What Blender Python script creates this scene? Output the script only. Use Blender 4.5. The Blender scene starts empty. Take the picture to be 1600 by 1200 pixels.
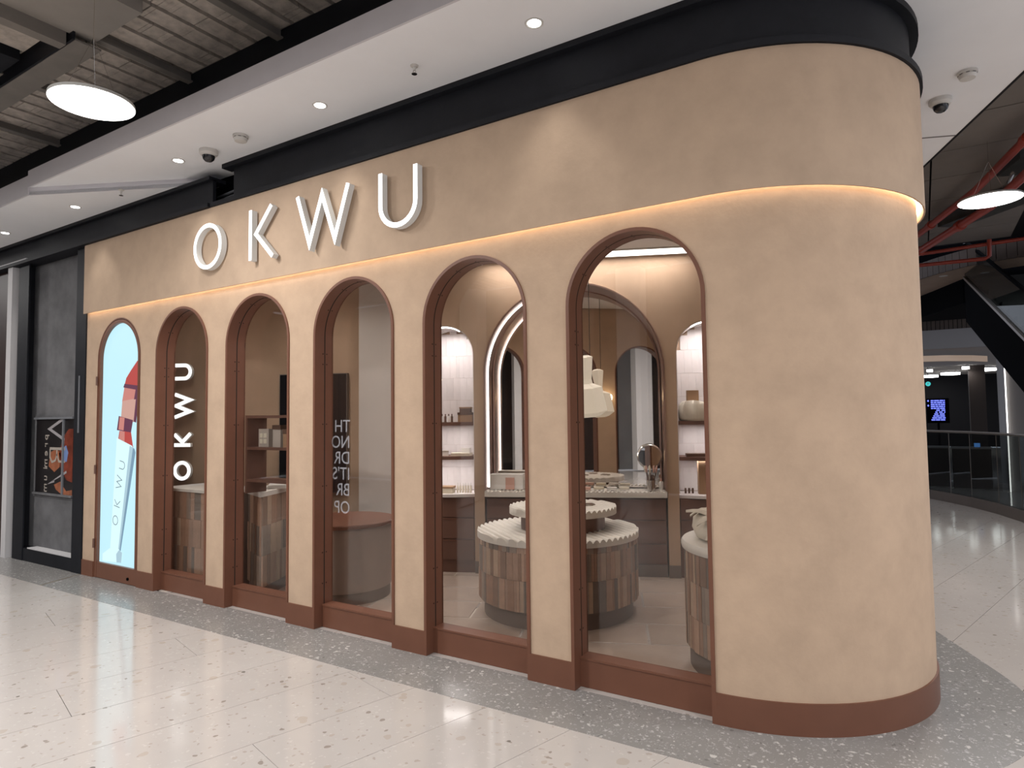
import bpy, bmesh, math, random
from mathutils import Matrix, Vector
random.seed(7)
S = bpy.context.scene
COL = S.collection
PI = math.pi

# ------------------------------------------------------------------ camera
CAM_D, CAM_H = 3.392, 1.55
F_PX, PITCH, ROLL, YAW = 1019.1, 0.0521, -0.0122, -0.5608
fw = Vector((math.sin(YAW) * math.cos(PITCH), math.cos(YAW) * math.cos(PITCH), math.sin(PITCH)))
rt = Vector((math.cos(YAW), -math.sin(YAW), 0))
up = rt.cross(fw)
r2 = rt * math.cos(ROLL) + up * math.sin(ROLL)
u2 = -rt * math.sin(ROLL) + up * math.cos(ROLL)
cam_data = bpy.data.cameras.new('camera')
cam_data.sensor_fit = 'HORIZONTAL'
cam_data.sensor_width = 36.0
cam_data.lens = 36.0 * F_PX / 1600.0
cam_data.clip_end = 200
cam = bpy.data.objects.new('camera', cam_data)
COL.objects.link(cam)
m = Matrix((r2, u2, -fw)).transposed().to_4x4()
m.translation = (0, -CAM_D, CAM_H)
cam.matrix_world = m
S.camera = cam

# ------------------------------------------------------------------ world, exposure
W = bpy.data.worlds.new('world')
S.world = W
W.use_nodes = True
W.node_tree.nodes['Background'].inputs[0].default_value = (0.80, 0.86, 1.0, 1)
W.node_tree.nodes['Background'].inputs[1].default_value = 0.58
S.view_settings.view_transform = 'Standard'
S.view_settings.look = 'None'
S.view_settings.exposure = 0.38
S.view_settings.gamma = 1.0
S.view_settings.use_curve_mapping = False

def light(kind, name, loc, power, color=(1, 1, 1), size=0.3, rot=(0, 0, 0), **kw):
    d = bpy.data.lights.new(name, kind)
    d.energy = power
    d.color = color
    if kind == 'AREA':
        d.shape = kw.get('shape', 'DISK')
        d.size = size
        if 'size_y' in kw: d.size_y = kw['size_y']
    elif kind == 'SPOT':
        d.spot_size = kw.get('angle', 1.2)
        d.spot_blend = kw.get('blend', 0.6)
        d.shadow_soft_size = size
    else:
        d.shadow_soft_size = size
    o = bpy.data.objects.new(name, d)
    o.location = loc
    o.rotation_euler = rot
    COL.objects.link(o)
    return o

# light of the mall's round pendant lamps, seen and added (their fixtures are built further down)
PEND = [(-4.41, -1.365, 3.60), (0.72, 5.43, 3.9),
        (-8.6, -3.9, 3.9), (-4.4, -3.9, 3.9), (-0.2, -5.2, 3.9), (3.6, -2.4, 3.9), (3.4, 1.6, 3.9), (2.6, 8.8, 3.9), (-12.0, -1.6, 3.9)]  # lamps of this row hang out of view, added to light the walkway
PEND_W = [26, 70, 105, 125, 150, 115, 90, 30, 60]
for p_, w_ in zip(PEND, PEND_W):
    light('AREA', 'pendant_light', (p_[0], p_[1], p_[2] - 0.035), w_, (1.0, 0.975, 0.955), 0.56)
# soffit downlights
DOWN = [(-8.62, -0.30, 3.69), (-7.02, -0.30, 3.69), (-5.25, -0.30, 3.76), (-3.50, -0.31, 3.76), (-1.76, -0.31, 3.76)]
for p_ in DOWN:
    light('SPOT', 'downlight_beam', (p_[0], p_[1], p_[2] - 0.03), 11, (1.0, 0.96, 0.9), 0.04, angle=1.35, blend=0.7)
# ceiling lamps inside the shop
e1 = Vector((0.918, 0.397)).normalized()
e2 = Vector((-e1.y, e1.x))
P0 = Vector((-4.14, 1.89))
SHOP_ROT = math.atan2(e1.y, e1.x)
def L(a, c, z=0.0):
    p = P0 + e1 * a + e2 * c
    return Vector((p.x, p.y, z))
light('AREA', 'linear_light', L(1.45, -0.17, 3.115), 9, (1.0, 0.94, 0.88), 2.0, (0, 0, SHOP_ROT), shape='RECTANGLE', size_y=0.16)
SHOP_DOWN = [(-2.6, -0.75), (-1.25, -0.8), (-0.1, -0.9), (1.0, -1.15), (2.35, -1.0)]
for a_, c_ in SHOP_DOWN:
    p_ = L(a_, c_, 3.11)
    light('SPOT', 'shop_downlight_beam', p_, 50 if a_ < 0.2 else 27, (1.0, 0.93, 0.86), 0.10, angle=2.5, blend=1.0)

# ------------------------------------------------------------------ materials
def lin(c):
    return tuple(((v / 255) / 12.92 if v / 255 <= 0.04045 else ((v / 255 + 0.055) / 1.055) ** 2.4) for v in c)

def mat(name, col, rough=0.6, metal=0.0, spec=0.5, noise=None, bump=0.0, bscale=60, emit=None, estr=1.0, var=0.0, coat=0.0):
    """noise = (scale, amount 0..1, detail) mottles the colour; var = per-object value jitter"""
    m = bpy.data.materials.new(name)
    m.use_nodes = True
    nt = m.node_tree
    b = nt.nodes['Principled BSDF']
    c4 = (*col, 1)
    b.inputs['Base Color'].default_value = c4
    b.inputs['Roughness'].default_value = rough
    b.inputs['Metallic'].default_value = metal
    b.inputs['Specular IOR Level'].default_value = spec
    b.inputs['Coat Weight'].default_value = coat
    tc = None
    src = None
    if noise or bump:
        tc = nt.nodes.new('ShaderNodeTexCoord')
    if noise:
        n = nt.nodes.new('ShaderNodeTexNoise')
        n.inputs['Scale'].default_value = noise[0]
        n.inputs['Detail'].default_value = noise[2] if len(noise) > 2 else 6
        n.inputs['Roughness'].default_value = 0.62
        nt.links.new(tc.outputs['Object'], n.inputs['Vector'])
        rp = nt.nodes.new('ShaderNodeValToRGB')
        a = noise[1]
        rp.color_ramp.elements[0].position = 0.3
        rp.color_ramp.elements[1].position = 0.7
        rp.color_ramp.elements[0].color = (*[v * (1 - a) for v in col], 1)
        rp.color_ramp.elements[1].color = (*[min(1, v * (1 + a)) for v in col], 1)
        nt.links.new(n.outputs['Fac'], rp.inputs['Fac'])
        src = rp.outputs['Color']
    if var:
        oi = nt.nodes.new('ShaderNodeObjectInfo')
        hsv = nt.nodes.new('ShaderNodeHueSaturation')
        mr = nt.nodes.new('ShaderNodeMapRange')
        mr.inputs['To Min'].default_value = 1 - var
        mr.inputs['To Max'].default_value = 1 + var
        nt.links.new(oi.outputs['Random'], mr.inputs['Value'])
        nt.links.new(mr.outputs['Result'], hsv.inputs['Value'])
        if src: nt.links.new(src, hsv.inputs['Color'])
        else: hsv.inputs['Color'].default_value = c4
        src = hsv.outputs['Color']
    if src: nt.links.new(src, b.inputs['Base Color'])
    if bump:
        n2 = nt.nodes.new('ShaderNodeTexNoise')
        n2.inputs['Scale'].default_value = bscale
        n2.inputs['Detail'].default_value = 5
        nt.links.new(tc.outputs['Object'], n2.inputs['Vector'])
        bp = nt.nodes.new('ShaderNodeBump')
        bp.inputs['Strength'].default_value = bump
        bp.inputs['Distance'].default_value = 0.01
        nt.links.new(n2.outputs['Fac'], bp.inputs['Height'])
        nt.links.new(bp.outputs['Normal'], b.inputs['Normal'])
    if emit:
        b.inputs['Emission Color'].default_value = (*emit, 1)
        b.inputs['Emission Strength'].default_value = estr
    return m

def terrazzo(name, base, chips, rough, scale, thr, big=None, coat=0.0):
    """base colour, list of (chip colour, scale, threshold) speckles from Voronoi cells"""
    m = mat(name, base, rough, noise=(1.3, 0.05, 4), coat=coat)
    nt = m.node_tree
    b = nt.nodes['Principled BSDF']
    src = b.inputs['Base Color'].links[0].from_socket
    geo = nt.nodes.new('ShaderNodeNewGeometry')
    for i, (cc, sc, th) in enumerate(chips):
        mp = nt.nodes.new('ShaderNodeMapping')
        mp.inputs['Location'].default_value = (3.7 * i + 1, 1.3 * i, 0.21)
        mp.inputs['Rotation'].default_value = (0, 0, 0.6 * i)
        nt.links.new(geo.outputs['Position'], mp.inputs['Vector'])
        # jitter so that the chips are shards rather than dots
        nz = nt.nodes.new('ShaderNodeTexNoise')
        nz.inputs['Scale'].default_value = sc * 0.9
        nt.links.new(mp.outputs['Vector'], nz.inputs['Vector'])
        mx0 = nt.nodes.new('ShaderNodeMix')
        mx0.data_type = 'VECTOR'
        mx0.inputs['Factor'].default_value = 0.045
        nt.links.new(mp.outputs['Vector'], mx0.inputs['A'])
        nt.links.new(nz.outputs['Color'], mx0.inputs['B'])
        v = nt.nodes.new('ShaderNodeTexVoronoi')
        v.inputs['Scale'].default_value = sc
        nt.links.new(mx0.outputs['Result'], v.inputs['Vector'])
        # only some of the cells carry a chip, with a size of its own
        sep = nt.nodes.new('ShaderNodeSeparateColor')
        nt.links.new(v.outputs['Color'], sep.inputs['Color'])
        mr = nt.nodes.new('ShaderNodeMapRange')
        mr.inputs['From Min'].default_value = th[0]
        mr.inputs['From Max'].default_value = 1.0
        mr.inputs['To Min'].default_value = 0.0
        mr.inputs['To Max'].default_value = th[1]
        nt.links.new(sep.outputs['Red'], mr.inputs['Value'])
        lt = nt.nodes.new('ShaderNodeMath')
        lt.operation = 'LESS_THAN'
        nt.links.new(v.outputs['Distance'], lt.inputs[0])
        nt.links.new(mr.outputs['Result'], lt.inputs[1])
        mx = nt.nodes.new('ShaderNodeMix')
        mx.data_type = 'RGBA'
        nt.links.new(lt.outputs[0], mx.inputs['Factor'])
        nt.links.new(src, mx.inputs['A'])
        mx.inputs['B'].default_value = (*cc, 1)
        src = mx.outputs['Result']
    nt.links.new(src, b.inputs['Base Color'])
    return m

def glass(name, tint=(0.93, 0.93, 0.92), k=1.0):
    m = bpy.data.materials.new(name)
    m.use_nodes = True
    nt = m.node_tree
    nt.nodes.clear()
    out = nt.nodes.new('ShaderNodeOutputMaterial')
    tr = nt.nodes.new('ShaderNodeBsdfTransparent')
    tr.inputs['Color'].default_value = (*tint, 1)
    gl = nt.nodes.new('ShaderNodeBsdfGlossy')
    gl.inputs['Roughness'].default_value = 0.0
    gl.inputs['Color'].default_value = (1, 1, 1, 1)
    fr = nt.nodes.new('ShaderNodeFresnel')
    fr.inputs['IOR'].default_value = 1.5
    ge = nt.nodes.new('ShaderNodeNewGeometry')          # a thin pane reflects alike from both of its faces
    io = nt.nodes.new('ShaderNodeMapRange')
    io.inputs['To Min'].default_value = 1.5
    io.inputs['To Max'].default_value = 1 / 1.5
    nt.links.new(ge.outputs['Backfacing'], io.inputs['Value'])
    nt.links.new(io.outputs['Result'], fr.inputs['IOR'])
    mu = nt.nodes.new('ShaderNodeMath')
    mu.operation = 'MULTIPLY'
    mu.inputs[1].default_value = k
    nt.links.new(fr.outputs[0], mu.inputs[0])
    mx = nt.nodes.new('ShaderNodeMixShader')
    nt.links.new(mu.outputs[0], mx.inputs[0])
    nt.links.new(tr.outputs[0], mx.inputs[1])
    nt.links.new(gl.outputs[0], mx.inputs[2])
    nt.links.new(mx.outputs[0], out.inputs[0])
    return m

def emis(name, col, s):
    return mat(name, (0.06, 0.06, 0.06), 0.5, emit=col, estr=s)

M = {}
M['plaster'] = mat('sand_plaster', (0.50, 0.365, 0.262), 0.85, spec=0.25, noise=(4.5, 0.085, 12), bump=0.12, bscale=35)
M['fascia'] = mat('sand_plaster_fascia', (0.485, 0.36, 0.262), 0.85, spec=0.25, noise=(4.0, 0.08, 12), bump=0.12, bscale=35)
M['shop_wall'] = mat('warm_plaster_inside', (0.44, 0.315, 0.225), 0.85, spec=0.2, noise=(2.0, 0.10, 8))
M['bronze'] = mat('rust_brown_paint', (0.158, 0.066, 0.040), 0.42, spec=0.4, noise=(7, 0.05, 5))
M['bronze_dark'] = mat('brown_laminate', (0.135, 0.066, 0.046), 0.5, noise=(6, 0.06, 5))
M['screw'] = mat('dark_screw', (0.05, 0.022, 0.015), 0.4, metal=0.6)
M['seam'] = mat('dark_seam', (0.012, 0.008, 0.006), 0.8)
M['steel'] = mat('black_steel', (0.0105, 0.0115, 0.0155), 0.55, spec=0.22, noise=(5, 0.2, 6), bump=0.06)
M['white_paint'] = mat('white_ceiling_paint', (0.86, 0.87, 0.895), 0.9, spec=0.2, noise=(1.2, 0.03, 5))
M['grey_paint'] = mat('grey_ceiling_edge', (0.62, 0.605, 0.64), 0.9, spec=0.2, noise=(1.5, 0.05, 5))
M['concrete'] = mat('dark_concrete', (0.115, 0.115, 0.122), 0.8, noise=(3.2, 0.3, 9), bump=0.15, bscale=14)
M['plank'] = mat('grey_brown_plank', (0.46, 0.405, 0.355), 0.85, noise=(9, 0.3, 8), bump=0.4, bscale=22, var=0.12)
M['plank_gap'] = mat('plank_shadow_strip', (0.03, 0.026, 0.024), 0.9)
M['joist'] = mat('grey_brown_steel', (0.20, 0.18, 0.16), 0.7, noise=(4, 0.12, 6))
M['bulkhead'] = mat('grey_bulkhead_board', (0.30, 0.275, 0.25), 0.9, noise=(3, 0.08, 6))
M['glass'] = glass('shopfront_glass', (0.90, 0.89, 0.88), 0.9)
M['rail_glass'] = glass('railing_glass', (0.50, 0.53, 0.53), 0.55)
M['letter_face'] = emis('letter_face_light', (1.0, 1.0, 1.0), 1.6)
M['letter_side'] = mat('letter_side_acrylic', (0.58, 0.58, 0.56), 0.4, emit=(1, 0.98, 0.95), estr=0.06)
M['cove'] = emis('warm_cove_light', (1.0, 0.81, 0.58), 12.5)
M['lamp_disc'] = emis('pendant_diffuser', (1.0, 0.98, 0.95), 6.0)
M['lamp_rim'] = mat('white_metal_rim', (0.5, 0.5, 0.48), 0.5)
M['down_lens'] = emis('downlight_lens', (1.0, 0.98, 0.95), 9.0)
M['white_plastic'] = mat('white_plastic', (0.62, 0.60, 0.57), 0.45)
M['smoked'] = mat('smoked_dome', (0.02, 0.02, 0.022), 0.12, spec=0.6)
M['terrazzo'] = terrazzo('cream_terrazzo', (0.485, 0.452, 0.428), [
    ((0.53, 0.50, 0.475), 45, (0.55, 0.42)), ((0.40, 0.36, 0.325), 30, (0.62, 0.34)), ((0.30, 0.265, 0.235), 17, (0.72, 0.26)), ((0.19, 0.17, 0.15), 10, (0.84, 0.14)),
    ((0.44, 0.395, 0.35), 12, (0.66, 0.34))], 0.10, 1, 1)
M['terrazzo_grey'] = terrazzo('grey_terrazzo', (0.245, 0.238, 0.23), [
    ((0.34, 0.335, 0.33), 70, (0.25, 0.45)), ((0.42, 0.41, 0.40), 48, (0.50, 0.46)), ((0.52, 0.505, 0.485), 30, (0.66, 0.36)), ((0.17, 0.165, 0.16), 40, (0.8, 0.35))], 0.24, 1, 1)
M['joint'] = mat('dark_floor_joint', (0.20, 0.18, 0.165), 0.8)
M['brass'] = mat('brass_strip', (0.42, 0.33, 0.2), 0.35, metal=0.8)
M['shop_tile'] = mat('taupe_stone_tile', (0.40, 0.325, 0.275), 0.33, noise=(4.5, 0.10, 8), var=0.06)
M['grout'] = mat('pale_grout', (0.60, 0.53, 0.47), 0.8)
M['fluted'] = mat('white_fluted_stone', (0.66, 0.63, 0.58), 0.5, noise=(12, 0.05, 5))
M['niche_tile'] = mat('pale_glazed_tile', (0.70, 0.66, 0.65), 0.35, noise=(8, 0.05, 5), var=0.05)
M['copper'] = mat('rose_metal', (0.46, 0.33, 0.29), 0.28, metal=0.9)
M['mirror'] = mat('mirror_silver', (0.78, 0.74, 0.70), 0.01, metal=1.0)
M['led'] = emis('white_led', (1.0, 0.97, 0.95), 4.0)
M['led_far'] = emis('white_led_far', (1.0, 0.95, 0.9), 2.2)
M['plinth'] = mat('taupe_plinth', (0.16, 0.125, 0.105), 0.6, noise=(6, 0.05))
M['kraft'] = mat('kraft_card', (0.33, 0.205, 0.12), 0.8, noise=(10, 0.06))
M['grey_card'] = mat('grey_card', (0.42, 0.37, 0.325), 0.8)
M['cream_card'] = mat('cream_card', (0.66, 0.60, 0.48), 0.7)
M['brown_card'] = mat('dark_brown_card', (0.11, 0.06, 0.04), 0.7)
M['white_card'] = mat('white_card', (0.72, 0.70, 0.67), 0.6)
M['pink_card'] = mat('blush_card', (0.55, 0.33, 0.27), 0.6)
M['cloth'] = mat('ivory_cloth', (0.64, 0.59, 0.50), 0.95, noise=(9, 0.05), bump=0.3, bscale=18)
M['paper_shade'] = mat('ivory_paper_shade', (0.62, 0.57, 0.49), 0.9, emit=(1.0, 0.88, 0.70), estr=0.30)
M['bulb'] = emis('warm_bulb', (1.0, 0.80, 0.5), 12.0)
M['iron'] = mat('black_iron', (0.02, 0.018, 0.016), 0.5)
M['chrome'] = mat('polished_steel', (0.6, 0.58, 0.56), 0.18, metal=1.0)
M['tv'] = mat('dark_screen', (0.010, 0.010, 0.013), 0.10, spec=0.6)
M['tv_rim'] = mat('screen_bezel', (0.18, 0.16, 0.15), 0.4, metal=0.5)
M['pillar'] = mat('pale_grey_column_paint', (0.50, 0.46, 0.435), 0.8, noise=(2.2, 0.05))
M['drum_body'] = mat('mushroom_lacquer', (0.27, 0.21, 0.175), 0.5, noise=(3, 0.06))
WOODS = []
for i_, c_ in enumerate([(0.36, 0.225, 0.155), (0.25, 0.155, 0.105), (0.46, 0.33, 0.235), (0.17, 0.135, 0.11), (0.32, 0.19, 0.125), (0.42, 0.27, 0.19), (0.29, 0.225, 0.18)]):
    WOODS.append(mat('wood_tile_%d' % i_, c_, 0.55, noise=(14, 0.14, 8), var=0.10))
M['lb_screen'] = emis('lightbox_screen', (0.44, 0.71, 0.80), 0.92)
M['white'] = mat('plain_white', (0.7, 0.7, 0.7), 0.6)
M['white_trim'] = mat('white_trim_paint', (0.56, 0.55, 0.56), 0.6)
M['shop_dark'] = mat('dark_brown_shopfront', (0.03, 0.014, 0.013), 0.5)
M['poster'] = mat('poster_dark_print', (0.014, 0.012, 0.013), 0.35, noise=(5, 0.4))
M['poster_red'] = mat('poster_red_print', (0.17, 0.032, 0.016), 0.4, noise=(9, 0.5, 6))
M['poster_skin'] = mat('poster_skin_print', (0.30, 0.105, 0.052), 0.4, noise=(12, 0.3, 6))
M['poster_blue'] = mat('poster_blue_print', (0.16, 0.24, 0.48), 0.4)
M['poster_text'] = mat('poster_cream_print', (0.36, 0.32, 0.28), 0.5)
M['poster_grey'] = mat('poster_grey_print', (0.33, 0.31, 0.32), 0.5)
M['steel_strip'] = mat('grey_steel_bar', (0.20, 0.21, 0.23), 0.5, metal=0.3)
M['red_pipe'] = mat('red_pipe_paint', (0.34, 0.050, 0.030), 0.4)
M['duct'] = mat('galvanised_duct', (0.06, 0.06, 0.055), 0.55, metal=0.4, noise=(6, 0.3))
M['ceil_panel'] = mat('grey_ceiling_panel', (0.20, 0.175, 0.155), 0.85, noise=(2.5, 0.08))
M['slat'] = mat('dark_walnut_slat', (0.055, 0.036, 0.027), 0.6, var=0.15, noise=(6, 0.15))
M['slab_soffit'] = mat('brown_slab_soffit', (0.36, 0.25, 0.18), 0.7, noise=(4, 0.08))
M['black'] = mat('matt_black', (0.003, 0.003, 0.004), 0.9, spec=0.03)
M['near_black'] = mat('dark_charcoal', (0.010, 0.010, 0.012), 0.7, spec=0.15)
M['step'] = mat('escalator_step_metal', (0.03, 0.031, 0.03), 0.5, metal=0.4)
M['rail_metal'] = mat('brushed_rail', (0.30, 0.26, 0.23), 0.35, metal=0.8)
M['rail_shoe'] = mat('rail_base_channel', (0.15, 0.125, 0.11), 0.45, metal=0.4)
M['far_grey'] = mat('far_grey_wall', (0.26, 0.245, 0.24), 0.8)
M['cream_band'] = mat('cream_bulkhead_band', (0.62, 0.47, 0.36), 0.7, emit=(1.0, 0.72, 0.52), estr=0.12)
M['far_ceiling'] = mat('far_ceiling_paint', (0.30, 0.28, 0.265), 0.9)
M['blue_led'] = emis('blue_led_pixels', (0.14, 0.18, 0.95), 1.4)
M['teal_led'] = emis('teal_sign_light', (0.05, 0.55, 0.55), 0.9)
M['white_sign'] = emis('white_sign_letter', (0.75, 0.82, 1.0), 2.0)
M['brown_far'] = mat('far_brown_pier', (0.035, 0.024, 0.02), 0.6)
M['reflected_text'] = glass('painted_text_reflection', (0.5, 0.5, 0.5), 1.0)  # see-through letter colour that stands in for a reflection in the glass
_nt = M['reflected_text'].node_tree
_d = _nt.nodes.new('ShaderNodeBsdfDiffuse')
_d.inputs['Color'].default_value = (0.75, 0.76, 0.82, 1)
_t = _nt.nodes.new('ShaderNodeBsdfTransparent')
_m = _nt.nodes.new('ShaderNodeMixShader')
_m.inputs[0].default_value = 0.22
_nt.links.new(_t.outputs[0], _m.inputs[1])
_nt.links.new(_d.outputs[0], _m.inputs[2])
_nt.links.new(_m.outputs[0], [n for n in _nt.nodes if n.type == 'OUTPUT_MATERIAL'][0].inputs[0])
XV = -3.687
M['groove'] = mat('ceiling_groove', (0.20, 0.19, 0.19), 0.9)

# ------------------------------------------------------------------ mesh helpers
class MB:
    def __init__(s):
        s.v, s.f, s.mi = [], [], []
        s.cur = 0
    def add(s, vs, fs):
        o = len(s.v)
        s.v += [tuple(p) for p in vs]
        s.f += [tuple(o + i for i in f) for f in fs]
        s.mi += [s.cur] * len(fs)
        return s
    def box(s, x0, x1, y0, y1, z0, z1):
        return s.add([(x0, y0, z0), (x1, y0, z0), (x1, y1, z0), (x0, y1, z0), (x0, y0, z1), (x1, y0, z1), (x1, y1, z1), (x0, y1, z1)],
                     [(0, 3, 2, 1), (4, 5, 6, 7), (0, 1, 5, 4), (1, 2, 6, 5), (2, 3, 7, 6), (3, 0, 4, 7)])
    def poly(s, pts, a, b, axis='z'):
        """prism of a 2D outline (counter-clockwise) from a to b along the axis ('z': xy outline, 'y': xz outline)"""
        n = len(pts)
        if axis == 'z':
            vs = [(p[0], p[1], a) for p in pts] + [(p[0], p[1], b) for p in pts]
            caps = [tuple(range(n - 1, -1, -1)), tuple(range(n, 2 * n))]
            sides = [(i, (i + 1) % n, n + (i + 1) % n, n + i) for i in range(n)]
        else:
            vs = [(p[0], a, p[1]) for p in pts] + [(p[0], b, p[1]) for p in pts]
            caps = [tuple(range(n)), tuple(range(2 * n - 1, n - 1, -1))]
            sides = [(n + i, n + (i + 1) % n, (i + 1) % n, i) for i in range(n)]
        return s.add(vs, caps + sides)
    def lathe(s, prof, n=32, cx=0, cy=0, a0=0, a1=2 * PI):
        full = abs(a1 - a0 - 2 * PI) < 1e-6
        k = n if full else n + 1
        vs = []
        for r, z in prof:
            for i in range(k):
                a = a0 + (a1 - a0) * i / n
                vs.append((cx + r * math.cos(a), cy + r * math.sin(a), z))
        fs = []
        for j in range(len(prof) - 1):
            for i in range(n):
                i2 = (i + 1) % k
                fs.append((j * k + i, j * k + i2, (j + 1) * k + i2, (j + 1) * k + i))
        if full:
            if prof[0][0] > 1e-5: fs.append(tuple(range(k - 1, -1, -1)))
            if prof[-1][0] > 1e-5: fs.append(tuple((len(prof) - 1) * k + i for i in range(k)))
        return s.add(vs, fs)
    def tube(s, pts, r, n=8, cap=True):
        pts = [Vector(p) for p in pts]
        rs = r if isinstance(r, (list, tuple)) else [r] * len(pts)
        vs, fs = [], []
        for i, p in enumerate(pts):
            d = (pts[min(i + 1, len(pts) - 1)] - pts[max(i - 1, 0)]).normalized()
            u = d.cross(Vector((0, 0, 1)))
            if u.length < 1e-3: u = d.cross(Vector((1, 0, 0)))
            u.normalize()
            w = u.cross(d)
            for k in range(n):
                a = 2 * PI * k / n
                vs.append(p + u * rs[i] * math.cos(a) + w * rs[i] * math.sin(a))
        for i in range(len(pts) - 1):
            for k in range(n):
                k2 = (k + 1) % n
                fs.append((i * n + k, i * n + k2, (i + 1) * n + k2, (i + 1) * n + k))
        if cap:
            fs.append(tuple(range(n - 1, -1, -1)))
            fs.append(tuple((len(pts) - 1) * n + k for k in range(n)))
        return s.add(vs, fs)
    def band(s, outer, inner, z0, z1, closed=False):
        """vertical strip between two plan polylines"""
        n = len(outer)
        vs = [(p[0], p[1], z0) for p in outer] + [(p[0], p[1], z1) for p in outer] + [(p[0], p[1], z0) for p in inner] + [(p[0], p[1], z1) for p in inner]
        fs = []
        for i in range(n - 1):
            a, b = i, i + 1
            fs += [(a, b, n + b, n + a), (2 * n + b, 2 * n + a, 3 * n + a, 3 * n + b), (n + a, n + b, 3 * n + b, 3 * n + a), (b, a, 2 * n + a, 2 * n + b)]
        fs += [(2 * n, 0, n, 3 * n), (n - 1, 3 * n - 1, 4 * n - 1, 2 * n - 1)]
        return s.add(vs, fs)
    def stroke(s, pts, w, y0, y1, closed=False):
        """flat stroked polyline in the xz plane with thickness y0..y1"""
        n = len(pts)
        P = [Vector((p[0], p[1])) for p in pts]
        lo, ro = [], []
        for i in range(n):
            a = P[(i - 1) % n] if (closed or i > 0) else None
            b = P[(i + 1) % n] if (closed or i < n - 1) else None
            d1 = (P[i] - a).normalized() if a is not None else (b - P[i]).normalized()
            d2 = (b - P[i]).normalized() if b is not None else d1
            n1, n2 = Vector((-d1.y, d1.x)), Vector((-d2.y, d2.x))
            t = (n1 + n2).normalized()
            k = min(3.0, 1.0 / max(0.25, t.dot(n1)))
            lo.append(P[i] + t * w / 2 * k)
            ro.append(P[i] - t * w / 2 * k)
        vs = []
        for y in (y0, y1):
            vs += [(p.x, y, p.y) for p in lo] + [(p.x, y, p.y) for p in ro]
        fs = []
        for i in range(n if closed else n - 1):
            j = (i + 1) % n
            fs += [(n + i, n + j, j, i), (2 * n + i, 2 * n + j, 3 * n + j, 3 * n + i), (i, j, 2 * n + j, 2 * n + i), (3 * n + i, 3 * n + j, n + j, n + i)]
        if not closed:
            fs += [(0, 2 * n, 3 * n, n), (n - 1, 2 * n - 1, 4 * n - 1, 3 * n - 1)]
        return s.add(vs, fs)
    def mesh(s, name, mats, smooth=None):
        me = bpy.data.meshes.new(name)
        me.from_pydata(s.v, [], s.f)
        for mm in (mats if isinstance(mats, (list, tuple)) else [mats]):
            me.materials.append(mm)
        if len(me.materials) > 1:
            me.polygons.foreach_set('material_index', s.mi)
        bm = bmesh.new()
        bm.from_mesh(me)
        bmesh.ops.recalc_face_normals(bm, faces=bm.faces)
        bm.to_mesh(me)
        bm.free()
        if smooth:
            me.polygons.foreach_set('use_smooth', [True] * len(me.polygons))
            me.set_sharp_from_angle(angle=math.radians(smooth))
        me.update()
        return me
    def build(s, name, mats, parent=None, loc=(0, 0, 0), rz=0.0, smooth=None):
        return link(name, s.mesh(name, mats, smooth), parent, loc, rz)

def link(name, me, parent=None, loc=(0, 0, 0), rz=0.0):
    o = bpy.data.objects.new(name, me)
    COL.objects.link(o)
    o.location = loc
    o.rotation_euler = (0, 0, rz)
    if parent is not None: o.parent = parent
    return o

def tag(o, label, cat=None, group=None, kind=None):
    o['label'] = label
    if cat: o['category'] = cat
    if group: o['group'] = group
    if kind: o['kind'] = kind
    return o

def thing(name, label, cat, loc=(0, 0, 0), rz=0.0, group=None, kind=None):
    o = bpy.data.objects.new(name, None)
    o.empty_display_size = 0.1
    COL.objects.link(o)
    o.location = loc
    o.rotation_euler = (0, 0, rz)
    return tag(o, label, cat, group, kind)

def B(*a):
    return MB().box(*a)

def arc(cx, cy, r, a0, a1, n):
    return [(cx + r * math.cos(a0 + (a1 - a0) * i / n), cy + r * math.sin(a0 + (a1 - a0) * i / n)) for i in range(n + 1)]

# ------------------------------------------------------------------ plan of the shopfront
SL, ZB, ZT = -7.38, 2.69, 3.41
AX = [-6.745, -5.662, -4.593, -3.502, -2.4257, -1.3416]
AR, ZS = 0.406, 2.192
CC, CR = (-0.93, 0.945), 0.945
TH_END = math.atan2(0.397, 0.918)
WT = 0.175                                   # wall thickness

def path(off, x0, n=30, tail=6.5):
    """plan line of the front at a distance off outside it: straight run, round corner, side"""
    pts = [(x0, -off)]
    pts += arc(CC[0], CC[1], CR + off, -PI / 2, TH_END, n)
    q = pts[-1]
    pts.append((q[0] + e2.x * tail, q[1] + e2.y * tail))
    return pts
def corner_path(off, x0, n=30, tail=6.5):
    return path(off, x0, n, tail)

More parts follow.
